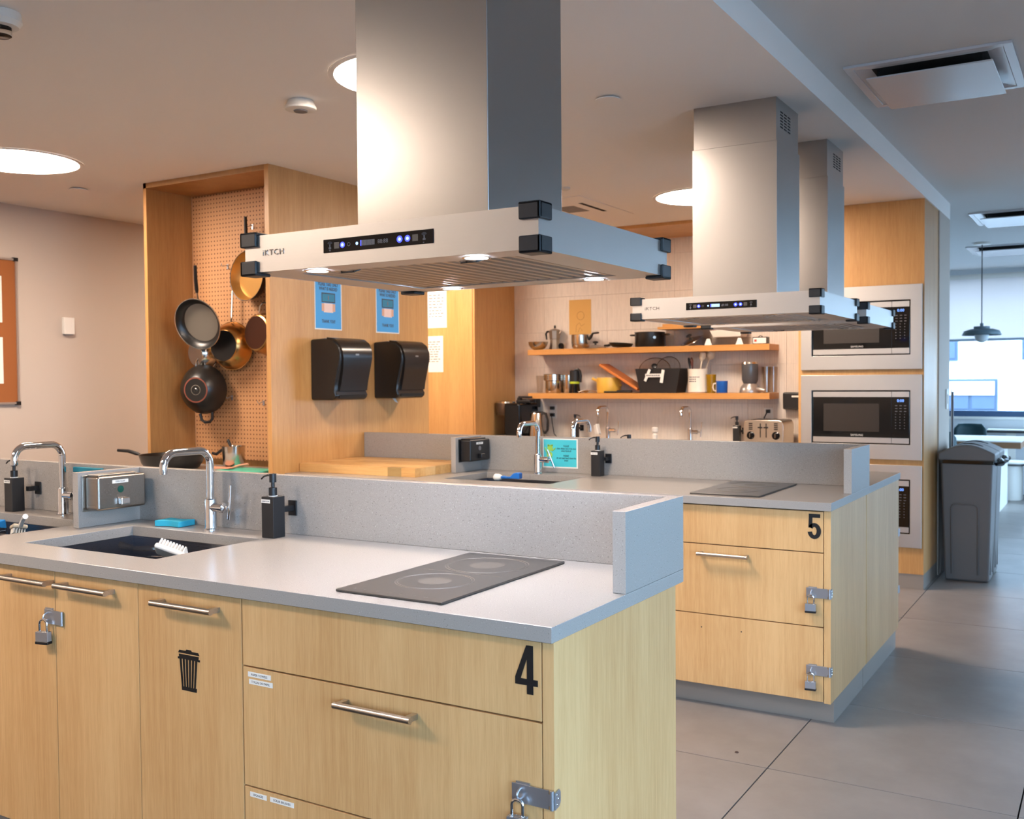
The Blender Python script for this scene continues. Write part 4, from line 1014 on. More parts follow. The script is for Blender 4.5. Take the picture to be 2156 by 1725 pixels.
t = pan('frying_pan', 'grey-lined frying pan with a pale rim hanging tilted on the pegboard', 'pan', (-4.58, 4.115, 1.768), (0.20, -0.93, -0.30), (0.16, 0.2, 1), 0.115, 0.15, 0.048, M_NONSTICK, M_NONSTICK, (0.20, M_BLACK, 0.02), M_POTSTEEL, PG)
B().at((0, 0, 0.0085)).cyl(0.112, 0, 0.001, 40).make('grey_base', M_DARKGREY, t)
t = pan('frying_pan', 'black pan with burnt golden interior, hanging highest by the hood corner', 'pan', (-4.335, 4.295, 2.03), (-0.08, -1, 0.05), (-0.05, 0, 1), 0.125, 0.145, 0.06, M_NONSTICK, mat('burnt_gold', (196, 150, 84), 0.35, 0.6), (0.20, M_BLACK, 0.015), None, PG)
t = pan('wok', 'black round-bottomed pan with ringed base hanging lowest', 'pan', (-4.66, 4.13, 1.372), (-0.38, 1, 0.04), (0.1, 0, -1), 0.085, 0.148, 0.10, M_NONSTICK, M_NONSTICK, None, None, PG,
        ring=[(0.075, mat('copper_ring', (120, 62, 44), 0.5)), (0.03, M_DARKGREY), (0.01, M_POTSTEEL)])
loop(t, 0.143, 0.095, 0.04, 0.055, M_BLACK, 0.009); loop(t, 0.143, 0.095, 0.03, 0.04, M_POTSTEEL, 0.004, PI)
t = pan('steel_pan', 'heat-stained golden steel pan with black base, hung in the middle', 'pan', (-4.505, 4.205, 1.632), (-0.16, 1, 0.0), (0.03, 0, 1), 0.095, 0.142, 0.085, M_GOLDSTEEL, M_GOLDSTEEL, None, M_GOLDSTEEL, PG, ring=[(0.0, M_BLACK)])
B().at((0, 0, -0.0015)).cyl(0.09, 0, 0.001, 32).make('base_disc', M_NONSTICK, t)
B().tube([(0.14, 0, 0.07), (0.17, 0, 0.075), (0.33, 0, 0.08)], [0.004, 0.007, 0.006], 8).make('handle', M_POTSTEEL, t, smooth=True)
t = pan('small_saucepan', 'small shiny steel pan peeking below the grey-lined frying pan', 'pan', (-4.74, 4.20, 1.585), (0.12, 1, 0.12), (0, 0, 1), 0.075, 0.095, 0.085, M_POTSTEEL, M_POTSTEEL, None, M_POTSTEEL, PG)
loop(t, 0.093, 0.07, 0.02, 0.03, M_POTSTEEL, 0.003)
t = pan('steel_pot', 'darkened steel pot half hidden by the niche edge, loop handle up', 'pan', (-4.245, 4.21, 1.70), (0.08, 1, -0.05), (0, 0, 1), 0.105, 0.125, 0.10, M_GOLDSTEEL, M_POTSTEEL, None, M_GOLDSTEEL, PG)
B().at((0, 0, -0.0015)).cyl(0.095, 0, 0.001, 32).make('base_disc', mat('dark_copper', (74, 44, 32), 0.35, 0.6), t)
loop(t, 0.122, 0.06, 0.045, 0.055, M_POTSTEEL, 0.006)
def hook(x, z, label):
    t = thing('peg_hook', label, 'hook', (x, 4.3395, z), 0, 'wire hooks in the pegboard')
    B().tube([(0, 0.0, 0.01), (0, -0.012, 0.01), (0, -0.04, 0.0), (0, -0.05, 0.008), (0, -0.052, 0.018)], 0.0026, 8).make('wire', M_ZINC, t, smooth=True)
    B().box(-0.006, 0.006, -0.003, 0, -0.012, 0.018).make('back_clip', M_ZINC, t)
hook(-4.32, 1.29, 'empty wire hook low on the pegboard, right of the black round pan')
hook(-4.58, 1.32, 'wire hook at the right rim of the black round pan')
hook(-4.60, 2.11, 'wire hook carrying the grey-lined frying pan'); hook(-4.39, 2.33, 'topmost wire hook carrying the burnt golden pan')
hook(-4.51, 1.95, 'wire hook carrying the golden steel pan')
# things standing in the niche
t = thing('quartz_worktop', 'grey quartz sill at the bottom of the pegboard niche', 'worktop', (-4.43, 3.6, 0.914))
B().box(-0.475, 0.475, 0, 0.7395, -0.034, 0).make('slab', M_QUARTZ, t)
t = thing('base_cabinet', 'maple base cabinet below the pegboard niche, out of sight', 'cabinet', (-4.43, 3.62, 0)); B().box(-0.47, 0.47, 0, 0.7, 0.1, 0.879).make('carcass', M_VENEER, t)
B().box(-0.47, 0.47, 0.05, 0.7, 0.0005, 0.0995).make('toe_kick', M_TOE, t)
t = pan('frying_pan', 'deep black frying pan standing in the niche with its handle to the left', 'pan', (-4.72, 4.0, 0.915), (0, 0, 1), (-1, -0.25, 0), 0.15, 0.185, 0.085, M_NONSTICK, M_NONSTICK, (0.19, M_BLACK, 0.035))
t = thing('small_saucepan', 'small steel saucepan standing in the niche with a black handle', 'pan', (-4.355, 4.13, 0.93))
B().lathe([(0.001, 0), (0.055, 0), (0.06, 0.01), (0.064, 0.09), (0.066, 0.118), (0.07, 0.12)], 32, True, False).make('pan_body', M_POTSTEEL, t, smooth=True)
B().lathe([(0.066, 0.12), (0.06, 0.1), (0.058, 0.004), (0.001, 0.004)], 32, False, False).make('inner_coating', M_POTSTEEL, t, smooth=True, recalc=False)
B().tube([(-0.064, 0, 0.10), (-0.09, -0.005, 0.095), (-0.13, -0.01, 0.07), (-0.16, -0.012, 0.075)], [0.006, 0.009, 0.009, 0.008], 8).make('handle', M_BLACK, t, smooth=True)
B().tube([(-0.01, 0.0, 0.08), (-0.03, 0, 0.13), (-0.045, 0, 0.155)], [0.004, 0.009, 0.008], 8).make('spoon_handle', M_BLACK, t, smooth=True)
rbox('chopping_mat', mat('teal_plastic', (70, 176, 150), 0.5), (0.30, 0.2, 0.012), (-4.17, 4.06, 0.9145), (0, 0, 0), 'teal cutting mat lying in the niche under the saucepan', 'cutting board', 0.004)
t = thing('spatula', 'salmon plastic spatula lying on the teal mat', 'spatula', (-4.32, 4.03, 0.930), 0.15)
B().box(-0.1, 0.05, -0.035, 0.035, 0, 0.006).make('blade', mat('salmon_plastic', (206, 140, 110), 0.5), t, bevel=0.002)
B().tube([(0.05, 0, 0.004), (0.1, 0, 0.02), (0.16, 0, 0.028)], 0.006, 8).make('handle', mat('salmon_plastic', (206, 140, 110), 0.5), t, smooth=True)

# ------------------------------------------------------------------ upper shelf
U, LZ = 1.6755, 1.3035
def cup(name, label, cat, loc, prof, mo, mi=None, group=None, part='body', n=32):
    t = thing(name, label, cat, loc, group=group)
    B().lathe([(0.001, 0)] + prof, n, True, False).make(part, mo, t, smooth=True)
    ins = [(max(r - 0.0025, 0.001), z) for r, z in reversed(prof)]; ins[-1] = (ins[-1][0], 0.004)
    B().lathe([(prof[-1][0], prof[-1][1])] + ins + [(0.001, 0.004)], n, False, False).make('inside', mi or mo, t, smooth=True, recalc=False)
    return t
cup('steel_bowl', 'small steel bowl at the left end of the upper shelf', 'bowl', (-4.29, 7.575, U), [(0.035, 0), (0.06, 0.012), (0.08, 0.04), (0.086, 0.068)], M_POTSTEEL)
t = thing('moka_pot', 'aluminium moka pot with black handle behind the steel bowl', 'coffee pot', (-4.185, 7.685, U)); M_ALU = mat('cast_aluminium', (170, 162, 150), 0.35, 0.9)
B().lathe([(0.052, 0), (0.052, 0.01), (0.042, 0.075), (0.042, 0.09), (0.047, 0.095), (0.052, 0.165)], 8).make('body', M_ALU, t)
B().lathe([(0.053, 0.165), (0.04, 0.175), (0.006, 0.185), (0.006, 0.19), (0.009, 0.2), (0.006, 0.21)], 8).make('lid', M_ALU, t); B().lathe([(0.007, 0.186), (0.01, 0.197), (0.007, 0.212)], 10).make('knob', M_BLACK, t)
B().tube([(-0.05, 0, 0.16), (-0.075, 0, 0.16), (-0.088, 0, 0.14), (-0.08, 0, 0.09)], [0.009, 0.009, 0.009, 0.006], 8).make('handle', M_BLACK, t, smooth=True)
B().at((0.045, 0, 0.14), (0, 0.7, 0)).lathe([(0.014, 0), (0.004, 0.03)], 6).make('spout', M_ALU, t)
t = cup('measuring_cup', 'tiny steel cup lying on its side left of the steel saucepan', 'cup', (-4.05, 7.57, U + 0.026), [(0.026, 0), (0.026, 0.04)], M_POTSTEEL, M_BLACK); t.rotation_euler = (PI / 2, 0, 0.2)
t = thing('pot_lid', 'flat steel lid lying between the moka pot and the steel saucepan', 'lid', (-4.09, 7.62, U)); B().lathe([(0.075, 0), (0.07, 0.004), (0.02, 0.009), (0.001, 0.01)], 28).make('disc', M_POTSTEEL, t, smooth=True); B().lathe([(0.008, 0.009), (0.01, 0.02), (0.001, 0.021)], 12).make('knob', M_POTSTEEL, t, smooth=True)
t = cup('steel_saucepan', 'steel saucepan with a black upswept handle on the upper shelf', 'pan', (-3.905, 7.63, U), [(0.06, 0), (0.075, 0.02), (0.08, 0.05), (0.08, 0.118), (0.083, 0.12)], M_POTSTEEL)
B().tube([(0.078, -0.005, 0.08), (0.10, -0.01, 0.10), (0.12, -0.012, 0.128), (0.175, -0.015, 0.132)], [0.013, 0.015, 0.009, 0.008], 10).make('handle', M_BLACK, t, smooth=True)
def lid(loc, r, label, rot=(0, 0, 0), glass=True, m2=None):
    t = thing('pot_lid', label, 'lid', loc, rot=rot)
    B().lathe([(r * 0.97, 0.004), (r * 0.75, 0.016), (r * 0.3, 0.028), (0.001, 0.03)], 32, False, False).make('dome', M_CLEAR if glass else M_POTSTEEL, t, smooth=True)
    B().tube([(r * math.cos(a), r * math.sin(a), 0.003) for a in [2 * PI * k / 36 for k in range(36)]], 0.0032, 6, closed=True).make('rim', M_POTSTEEL, t, smooth=True)
    B().lathe([(0.008, 0.028), (0.008, 0.04), (0.022, 0.045), (0.024, 0.056), (0.012, 0.062), (0.001, 0.062)], 18).make('knob', M_BLACK, t, smooth=True)
    return t
lid((-3.745, 7.585, U), 0.105, 'glass lid with black knob lying beside the steel saucepan')
pan('small_skillet', 'small black skillet lying tilted in the middle of the upper shelf', 'pan', (-3.52, 7.6, U + 0.004), (0.05, 0.05, 1), (-1, 0.5, 0.0), 0.075, 0.1, 0.032, M_NONSTICK, M_NONSTICK, (0.12, M_BLACK, -0.01))
t = cup('stockpot', 'black two-handled pot on the upper shelf', 'pot', (-3.27, 7.62, U), [(0.115, 0), (0.12, 0.008), (0.122, 0.118), (0.126, 0.121)], M_NONSTICK)
loop(t, 0.12, 0.1, 0.035, 0.045, M_BLACK, 0.007); loop(t, 0.12, 0.1, 0.035, 0.045, M_BLACK, 0.007, PI)
B().at((0.08, -0.096, 0.075), (PI / 2, 0, 0.65)).cyl(0.012, -0.002, 0.003, 12).make('rivet_plate', M_POTSTEEL, t)
t = thing('clear_bin', 'clear plastic bin under the stacked wooden trays', 'storage bin', (-2.935, 7.62, U))
b = B(); w, d, h = 0.155, 0.1, 0.128; b.box(-w, w, -d, -d + 0.003, 0.003, h); b.box(-w, w, d - 0.003, d, 0.003, h); b.box(-w, -w + 0.003, -d, d, 0.003, h); b.box(w - 0.003, w, -d, d, 0.003, h); b.box(-w, w, -d, d, 0, 0.003)
b.make('walls', M_CLEAR, t); B().box(-w - 0.004, w + 0.004, -d - 0.004, d + 0.004, h, h + 0.005).make('cover', M_CLEAR, t)
lid((-2.90, 7.59, U + 0.035), 0.095, 'steel lid with black knob leaning inside the clear bin', rot=(0.35, -0.35, 0), glass=False)
for k, (a, x, r) in enumerate(((0.36, -2.96, 0.02), (0.33, -2.93, -0.04))):
    t = thing('wooden_tray', ('lower' if k == 0 else 'upper') + ' wooden tray stacked on the clear bin', 'tray', (x, 7.61, U + 0.1345 + k * 0.021), r)
    B().box(-a / 2, a / 2, -0.11, 0.11, 0, 0.008).make('base', M_SHELFWOOD, t)
    B().box(-a / 2 - 0.012, -a / 2, -0.115, 0.115, 0, 0.02).make('rim', M_SHELFWOOD, t); B().box(a / 2, a / 2 + 0.012, -0.115, 0.115, 0, 0.02).make('rim', M_SHELFWOOD, t); B().box(-a / 2, a / 2, -0.122, -0.11, 0, 0.02).make('rim', M_SHELFWOOD, t)
t = thing('baking_dish', 'glass baking dish on small feet near the right end of the upper shelf', 'dish', (-2.615, 7.61, U))
b = B().slab([-0.15, -0.146, 0.146, 0.15], [-0.095, -0.091, 0.091, 0.095], 0.0, 0.055, {(1, 1)}); b.box(-0.146, 0.146, -0.091, 0.091, 0.0, 0.004); b.make('dish', M_CLEAR, t)
B().tube([(-0.155, -0.1, 0.056), (0.155, -0.1, 0.056), (0.155, 0.1, 0.056), (-0.155, 0.1, 0.056)], 0.004, 6, closed=True).make('rim', M_CLEAR, t)
for x in (-0.12, 0.13): B().taper((x - 0.03, x + 0.03, -0.099, -0.095), (x - 0.012, x + 0.012, -0.099, -0.095), 0.0, 0.05).make('foot', M_PAPER, t)
t = thing('storage_tub', 'white translucent tub resting in the glass baking dish', 'storage bin', (-2.60, 7.62, U + 0.060))
B().taper((-0.11, 0.11, -0.07, 0.07), (-0.135, 0.135, -0.085, 0.085), 0, 0.055).make('tub', mat('milky_plastic', (226, 218, 204), 0.4), t, bevel=0.006)
t = thing('labelled_tin', 'small framed tin with a pale red-marked label, last on the upper shelf', 'tin', (-2.345, 7.6, U))
B().box(-0.056, 0.056, -0.035, 0.035, 0, 0.055).make('tin', M_BLACK, t, bevel=0.003); l_ = B().box(-0.05, 0.05, -0.037, -0.0345, 0.006, 0.048).make('label', M_PAPER, t)
B().box(-0.04, -0.022, -0.038, -0.0368, 0.018, 0.036).make('red_mark', mat('red_print', (190, 70, 50), 0.6), l_); B().tube([(-0.02, 0, 0.056), (-0.005, 0, 0.066), (0.012, 0, 0.058)], 0.003, 6).make('wire_catch', M_BLACK, t)
t = thing('line_drawing', 'tan paper with a pencil line drawing taped to the tiles', 'drawing', (-3.972, 7.7495, 1.955))
B().box(-0.106, 0.106, -0.001, 0, -0.15, 0.148).make('sheet', mat('tan_paper', (214, 168, 96), 0.8), t)
b = B(); mk = mat('pencil', (150, 108, 60), 0.8)
b.tube([(0.005 + 0.035 * math.cos(a), -0.0014, 0.01 + 0.035 * math.sin(a)) for a in [2 * PI * k / 20 for k in range(20)]], 0.0012, 4, closed=True)
b.tube([(-0.04, -0.0014, -0.13), (-0.035, -0.0014, -0.07), (-0.005, -0.0014, -0.05), (0.01, -0.0014, -0.08), (0.045, -0.0014, -0.06)], 0.0013, 4); b.tube([(-0.02, -0.0014, -0.13), (0.0, -0.0014, -0.09), (0.02, -0.0014, -0.12)], 0.0013, 4)
b.make('pencil_lines', mk, t)

# ------------------------------------------------------------------ lower shelf
cup('plastic_tumbler', 'faint clear tumbler at the left end of the lower shelf', 'glass', (-4.30, 7.62, LZ), [(0.026, 0), (0.034, 0.15)], M_CLEAR)
t = cup('colander_pot', 'steel pot with a perforated upper band on the lower shelf', 'pot', (-4.155, 7.6, LZ), [(0.066, 0), (0.07, 0.006), (0.07, 0.10), (0.084, 0.108), (0.084, 0.158), (0.089, 0.161)], M_POTSTEEL)
b = B()
for k in range(22):
    a = 2 * PI * k / 22
    for z in (0.122, 0.138): b.at((0.0842 * math.cos(a), 0.0842 * math.sin(a), z), (0, PI / 2, a)).cyl(0.0035, -0.0005, 0.0008, 6)
b.make('perforations', M_GAP, t); t.children and None
cup('steel_pot', 'second steel pot tucked behind the perforated pot', 'pot', (-4.045, 7.675, LZ), [(0.06, 0), (0.062, 0.006), (0.062, 0.152), (0.066, 0.155)], M_POTSTEEL)
t = thing('coffee_grinder', 'black hand grinder with a lime green band on the lower shelf', 'grinder', (-3.945, 7.59, LZ))
B().lathe([(0.052, 0), (0.05, 0.01), (0.04, 0.078)], 20).make('base', M_BLACKG, t, smooth=True); B().lathe([(0.043, 0.078), (0.043, 0.096)], 20).make('green_band', mat('lime_band', (176, 196, 40), 0.5), t, smooth=True)
B().lathe([(0.04, 0.096), (0.042, 0.185), (0.034, 0.192)], 20).make('body', M_BLACKM, t, smooth=True)
B().tube([(0.0, 0, 0.192), (0.03, 0, 0.2), (0.048, 0, 0.185), (0.058, 0, 0.14), (0.056, 0, 0.09)], [0.008, 0.012, 0.013, 0.012, 0.009], 8).make('crank', M_BLACK, t, smooth=True)
t = cup('enamel_pot', 'yellow enamel pot with side lugs on the lower shelf', 'pot', (-3.645, 7.63, LZ), [(0.095, 0), (0.1, 0.01), (0.104, 0.11), (0.099, 0.128)], mat('yellow_enamel', (226, 180, 74), 0.35))
B().tube([(-0.095, 0, 0.1), (-0.125, -0.006, 0.108), (-0.15, -0.01, 0.122)], [0.014, 0.011, 0.012], 8).make('lug', MATS['yellow_enamel'], t, smooth=True); B().tube([(0.095, 0, 0.07), (0.115, 0, 0.06)], 0.01, 8).make('lug', MATS['yellow_enamel'], t, smooth=True)
t = thing('utensil', 'thin steel ladle handle lying between grinder and yellow pot', 'utensil', (-3.83, 7.57, LZ + 0.006)); B().tube([(-0.07, 0, 0), (0, 0.01, 0.02), (0.1, 0.02, 0.004)], 0.006, 6).make('handle', M_POTSTEEL, t, smooth=True); B().lathe([(0.001, -0.005), (0.02, 0.0), (0.03, 0.012)], 16, True, False).make('ladle_cup', M_POTSTEEL, t, smooth=True)
t = thing('black_turner', 'flat black spatula lying in front of the yellow pot', 'spatula', (-3.52, 7.53, LZ + 0.002)); B().box(-0.12, 0.0, -0.012, 0.012, 0, 0.014).make('handle', M_BLACK, t, bevel=0.004); B().box(0.0, 0.13, -0.022, 0.018, 0, 0.022).make('blade', M_BLACKM, t, bevel=0.006)
t = thing('cutting_board', 'orange wooden cutting board leaning over the yellow pot', 'cutting board', (-3.345, 7.605, LZ + 0.019), rot=(0, math.radians(-59), 0))
B().box(0.0, 0.022, -0.085, 0.10, 0, 0.40).make('board', wood('orange_board', (206, 122, 60), (184, 100, 46), axis='z'), t, bevel=0.006)
t = thing('fabric_crate', 'black fabric crate with a taped white label on the lower shelf', 'crate', (-3.165, 7.6, LZ))
b = B().taper((-0.15, 0.16, -0.08, 0.11), (-0.185, 0.20, -0.098, 0.13), 0, 0.195); f_ = [f for f in b.f if f != (4, 5, 6, 7)]; b.f = f_
b.make('crate_walls', M_BLACKM, t, solid=0.006)
B().at((0, -0.0945, 0.0), (0.09, 0, 0)).box(-0.09, 0.05, -0.004, -0.002, 0.128, 0.155).make('tape_label', M_PAPER, t)
B().at((0, -0.0945, 0.0), (0.09, 0.45, 0)).box(-0.14, -0.118, -0.0045, -0.0025, 0.045, 0.15).make('tape_strip', M_PAPER, t); B().at((0, -0.0945, 0.0), (0.09, 0.2, 0)).box(0.015, 0.04, -0.0045, -0.0025, 0.09, 0.195).make('tape_strip', M_PAPER, t)
b = B().at((0, -0.0945, 0.0), (0.09, 0, 0))
for k in range(7): b.box(-0.08 + k * 0.017, -0.069 + k * 0.017, -0.0048, -0.004, 0.137, 0.147)
b.make('pen_marks', M_PRINT, t)
lid((-3.22, 7.60, LZ + 0.185), 0.125, 'large glass lid standing in the black fabric crate', rot=(0.9, 0.15, 0.2))
t = thing('wire_strainer', 'round wire strainer in the black fabric crate', 'strainer', (-3.13, 7.66, LZ + 0.20), rot=(1.2, 0, 0.1)); B().tube([(0.1 * math.cos(a), 0.1 * math.sin(a), 0) for a in [2 * PI * k / 28 for k in range(28)]], 0.003, 6, closed=True).make('hoop', M_POTSTEEL, t, smooth=True)
B().lathe([(0.099, 0), (0.07, 0.03), (0.001, 0.04)], 24, False, False).make('mesh_bowl', M_CLEAR, t, smooth=True)
t = cup('utensil_crock', 'white stoneware crock with three printed lines on the lower shelf', 'jar', (-2.855, 7.6, LZ), [(0.07, 0), (0.077, 0.008), (0.078, 0.182), (0.081, 0.19)], mat('stoneware', (234, 224, 208), 0.35), M_BLACKM)
b = B()
for k in range(3):
    for q in range(7 if k == 0 else 5):
        a = -PI / 2 - 0.55 + q * 0.17; b.at((0.0785 * math.cos(a), 0.0785 * math.sin(a), 0.125 - k * 0.017), (0, 0, a + PI / 2)).box(-0.004, 0.004, -0.0008, 0.0002, -0.004, 0.004)
b.make('printed_lettering', M_PRINT, t)
def utensil(x, y, L, lean, m, label, head=None):
    t = thing('utensil', label, 'utensil', (x, y, LZ + 0.012), rot=(0.0, lean, 0))
    B().tube([(0, 0, 0), (0, 0, L * 0.8), (0, 0, L)], [0.004, 0.005, 0.006], 8).make('handle', m, t, smooth=True)
    if head: B().at((0, 0, L), (0, 0, 0)).lathe([(0.004, -0.01), (head * 0.8, 0.012), (head, 0.035), (head * 0.8, 0.06), (0.004, 0.07)], 16).make('head', m, t, smooth=True)
    return t
UW = mat('cream_utensil', (224, 206, 180), 0.5)
h1 = utensil(-2.86, 7.59, 0.25, 0.18, UW, 'cream slotted spoon standing in the white crock', 0.028)
h1 = utensil(-2.86, 7.64, 0.27, 0.33, UW, 'longest cream ladle leaning out of the white crock', 0.036)
utensil(-2.88, 7.59, 0.20, -0.08, mat('dark_red_utensil', (90, 46, 34), 0.5), 'dark wooden utensil in the white crock, left of the spoon', 0.012)
utensil(-2.90, 7.62, 0.20, -0.14, M_BLACK, 'short black utensil at the left rim of the white crock', 0.01)
cup('amber_tumbler', 'amber glass tumbler beside the white crock', 'glass', (-2.735, 7.575, LZ), [(0.034, 0), (0.041, 0.145)], M_AMBER)
t = cup('blue_mug', 'blue mug beside the amber tumbler', 'mug', (-2.645, 7.57, LZ), [(0.04, 0), (0.042, 0.004), (0.045, 0.093)], mat('blue_glaze', (12, 84, 168), 0.25)); loop(t, -0.043, 0.05, 0.0, 0.0, MATS['blue_glaze'], 0.001) if False else None
B().tube([(-0.042, -0.012, 0.075), (-0.062, -0.02, 0.07), (-0.066, -0.022, 0.045), (-0.058, -0.02, 0.02), (-0.042, -0.012, 0.014)], 0.006, 8).make('handle', UW, t, smooth=True)
t = thing('bullet_blender', 'compact blender with smoky cup and silver base on the lower shelf', 'blender', (-2.435, 7.61, LZ))
B().lathe([(0.078, 0), (0.08, 0.01), (0.07, 0.045), (0.05, 0.07), (0.048, 0.075)], 32).make('motor_base', mat('silver_plastic', (176, 168, 160), 0.3, 0.7), t, smooth=True)
B().lathe([(0.049, 0.068), (0.062, 0.1), (0.064, 0.20), (0.062, 0.222)], 32).make('smoky_cup', mat('smoky_grey', (74, 74, 76), 0.25), t, smooth=True); B().lathe([(0.063, 0.222), (0.06, 0.236), (0.03, 0.238)], 32).make('cap_ring', M_POTSTEEL, t, smooth=True)
B().tube([(0.06, -0.02, 0.03), (0.1, -0.03, 0.022), (0.125, -0.03, 0.018)], [0.02, 0.018, 0.012], 10).make('side_button', mat('silver_plastic', (176, 168, 160), 0.3, 0.7), t, smooth=True)
for k, (x, y) in enumerate(((-2.335, 7.69), (-2.30, 7.60), (-2.278, 7.70))):
    cup('clear_tumbler', 'tall clear tumbler, %s of the three at the right end of the lower shelf' % ('left', 'front', 'right rear')[k], 'glass', (x, y, LZ), [(0.022, 0), (0.027, 0.004), (0.032, 0.20)], M_CLEAR, group='clear tumblers', n=20)

# ------------------------------------------------------------------ appliances on the back counter
t = thing('coffee_maker', 'black coffee maker in the corner of the back counter', 'coffee maker', (-4.47, 7.32, 0.9145))
B().box(-0.02, 0.14, 0.0, 0.33, 0.03, 0.305).make('tower', M_BLACKG, t, bevel=0.02, seg=4)
B().lathe([(0.078, 0.0), (0.082, 0.02)], 24).at((-0.075, 0, 0), (0, 0, 0)).make('foot', M_BLACK, t, smooth=True).location = (-0.07, 0.12, 0)
B().box(-0.145, 0.12, 0.02, 0.30, 0, 0.03).make('base', M_BLACK, t, bevel=0.006)
o = B().lathe([(0.075, 0), (0.082, 0.02), (0.085, 0.10), (0.08, 0.112)], 28).make('brew_head', mat('dark_steel', (112, 102, 94), 0.3, 0.8), t, smooth=True); o.location = (-0.07, 0.12, 0.2)
o = B().lathe([(0.086, 0), (0.084, 0.012), (0.05, 0.02)], 28).make('lid', M_POTSTEEL, t, smooth=True); o.location = (-0.07, 0.12, 0.305)
o = B().box(-0.07, 0.06, 0, 0.04, 0.0, 0.018).box(-0.08, -0.05, 0.0, 0.04, -0.02, 0.005).make('top_handle', M_BLACK, t, bevel=0.004); o.location = (0.10, 0.16, 0.345)
B().box(0.02, 0.16, 0.14, 0.22, 0.305, 0.33).make('hinge_block', M_BLACK, t, bevel=0.006)
t = thing('electric_kettle', 'brushed steel electric kettle with black handle on the back counter', 'kettle', (-4.22, 7.42, 0.9145))
B().lathe([(0.075, 0), (0.078, 0.018), (0.072, 0.022)], 28).make('power_base', M_BLACK, t, smooth=True); B().lathe([(0.074, 0.022), (0.072, 0.06), (0.056, 0.215), (0.05, 0.225)], 28).make('body', M_POTSTEEL, t, smooth=True)
B().lathe([(0.052, 0.224), (0.045, 0.234), (0.001, 0.236)], 24).make('lid', M_BLACK, t, smooth=True); B().tube([(0.05, 0, 0.225), (0.09, 0, 0.215), (0.105, 0, 0.16), (0.1, 0, 0.08), (0.075, 0, 0.05)], [0.012, 0.012, 0.011, 0.011, 0.01], 10).make('handle', M_BLACK, t, smooth=True)
t = thing('four_slot_toaster', 'four-slot steel toaster at the right of the back counter', 'toaster', (-2.255, 7.36, 0.9145))
b = B().prism([(-0.15, 0.01), (0.15, 0.01), (0.152, 0.15), (0.14, 0.18), (0.115, 0.19), (-0.115, 0.19), (-0.14, 0.18), (-0.152, 0.15)], 0, 0.28); b.make('shell', mat('satin_steel', (206, 196, 182), 0.3, 1.0), t, bevel=0.006, seg=3)
B().box(-0.14, 0.14, 0.01, 0.27, 0, 0.01).make('feet_plate', M_BLACK, t)
for x in (-0.022, 0.022):
    s = B().box(x - 0.003, x + 0.003, -0.002, 0.002, 0.06, 0.165).make('lever_slot', M_GAP, t); B().box(x - 0.016, x + 0.016, -0.016, -0.0015, 0.13, 0.14).make('lever', M_BLACK, t, bevel=0.002)
for x in (-0.095, 0.095):
    kn = B().at((x, 0, 0.075), (PI / 2, 0, 0)).lathe([(0.03, 0), (0.03, 0.004), (0.022, 0.006), (0.02, 0.022), (0.001, 0.022)], 24).make('dial', M_BLACKG, t, smooth=True)
    B().box(x - 0.002, x + 0.002, -0.024, -0.021, 0.06, 0.092).make('pointer', M_POTSTEEL, kn)
    b = B()
    for k in range(4): b.box(x - 0.014, x + 0.014, -0.003, 0.001, 0.117 + 0.014 * k, 0.126 + 0.014 * k)
    b.make('buttons', M_BLACK, t)
for x in (-0.09, -0.03, 0.03, 0.09): B().box(x - 0.014, x + 0.014, 0.03, 0.25, 0.1895, 0.1912).make('bread_slot', M_GAP, t)
t = thing('power_outlet', 'wall outlet with a black cord above the toaster', 'outlet', (-2.33, 7.7495, 1.13)); B().box(-0.035, 0.035, -0.006, 0, -0.055, 0.055).make('plate', M_WHITE, t, bevel=0.002); B().tube([(0.0, -0.01, 0.03), (0.0, -0.035, 0.028), (-0.02, -0.05, -0.02), (-0.03, -0.07, -0.1), (-0.01, -0.1, -0.2)], 0.005, 8).make('cord', M_BLACK, t, smooth=True)
B().box(-0.014, 0.014, -0.034, -0.006, 0.014, 0.042).make('plug', M_BLACK, t, bevel=0.003)
t = thing('power_outlet', 'wall outlet with two black plugs beside the kettle', 'outlet', (-4.24, 7.7495, 1.14)); B().box(-0.035, 0.035, -0.006, 0, -0.06, 0.06).make('plate', M_WHITE, t, bevel=0.002)
for z in (-0.03, 0.03): B().box(-0.018, 0.018, -0.034, -0.006, z - 0.014, z + 0.014).make('plug', M_BLACK, t, bevel=0.003)
B().tube([(0, -0.034, -0.03), (0.02, -0.06, -0.1), (0.06, -0.1, -0.19), (0.12, -0.16, -0.215), (0.17, -0.12, -0.22)], 0.004, 8).make('cord', M_BLACK, t, smooth=True)
t = thing('wall_dispenser', 'black wall dispenser under the left end of the lower shelf', 'soap dispenser', (-4.44, 7.7495, 1.215)); B().box(-0.075, 0.075, -0.09, 0, -0.04, 0.035).make('case', M_BLACK, t, bevel=0.008)
t = thing('wall_dispenser', 'black wall dispenser partly hidden behind the microwave cabinet', 'soap dispenser', (-2.10, 7.7495, 1.24)); B().box(-0.1, 0.1, -0.08, 0, -0.065, 0.065).make('case', M_BLACK, t, bevel=0.012, seg=3); B().box(-0.03, 0.045, -0.0808, -0.08, 0.028, 0.042).make('label_sticker', M_PAPER, t)
scrub_brush((-3.72, 7.56, 1.0), (0.0, 1.35, 0.0), 'pale scrub brush standing by the left wall faucet', M_PAPER)
o = thing('standing_brush', 'small white brush head standing left of the right wall faucet', 'brush', (-3.22, 7.6, 0.9145)); B().lathe([(0.02, 0), (0.022, 0.05), (0.012, 0.06), (0.026, 0.075), (0.026, 0.105), (0.012, 0.112)], 18).make('body', M_WHITE, o, smooth=True)  # stands for a small white brush head

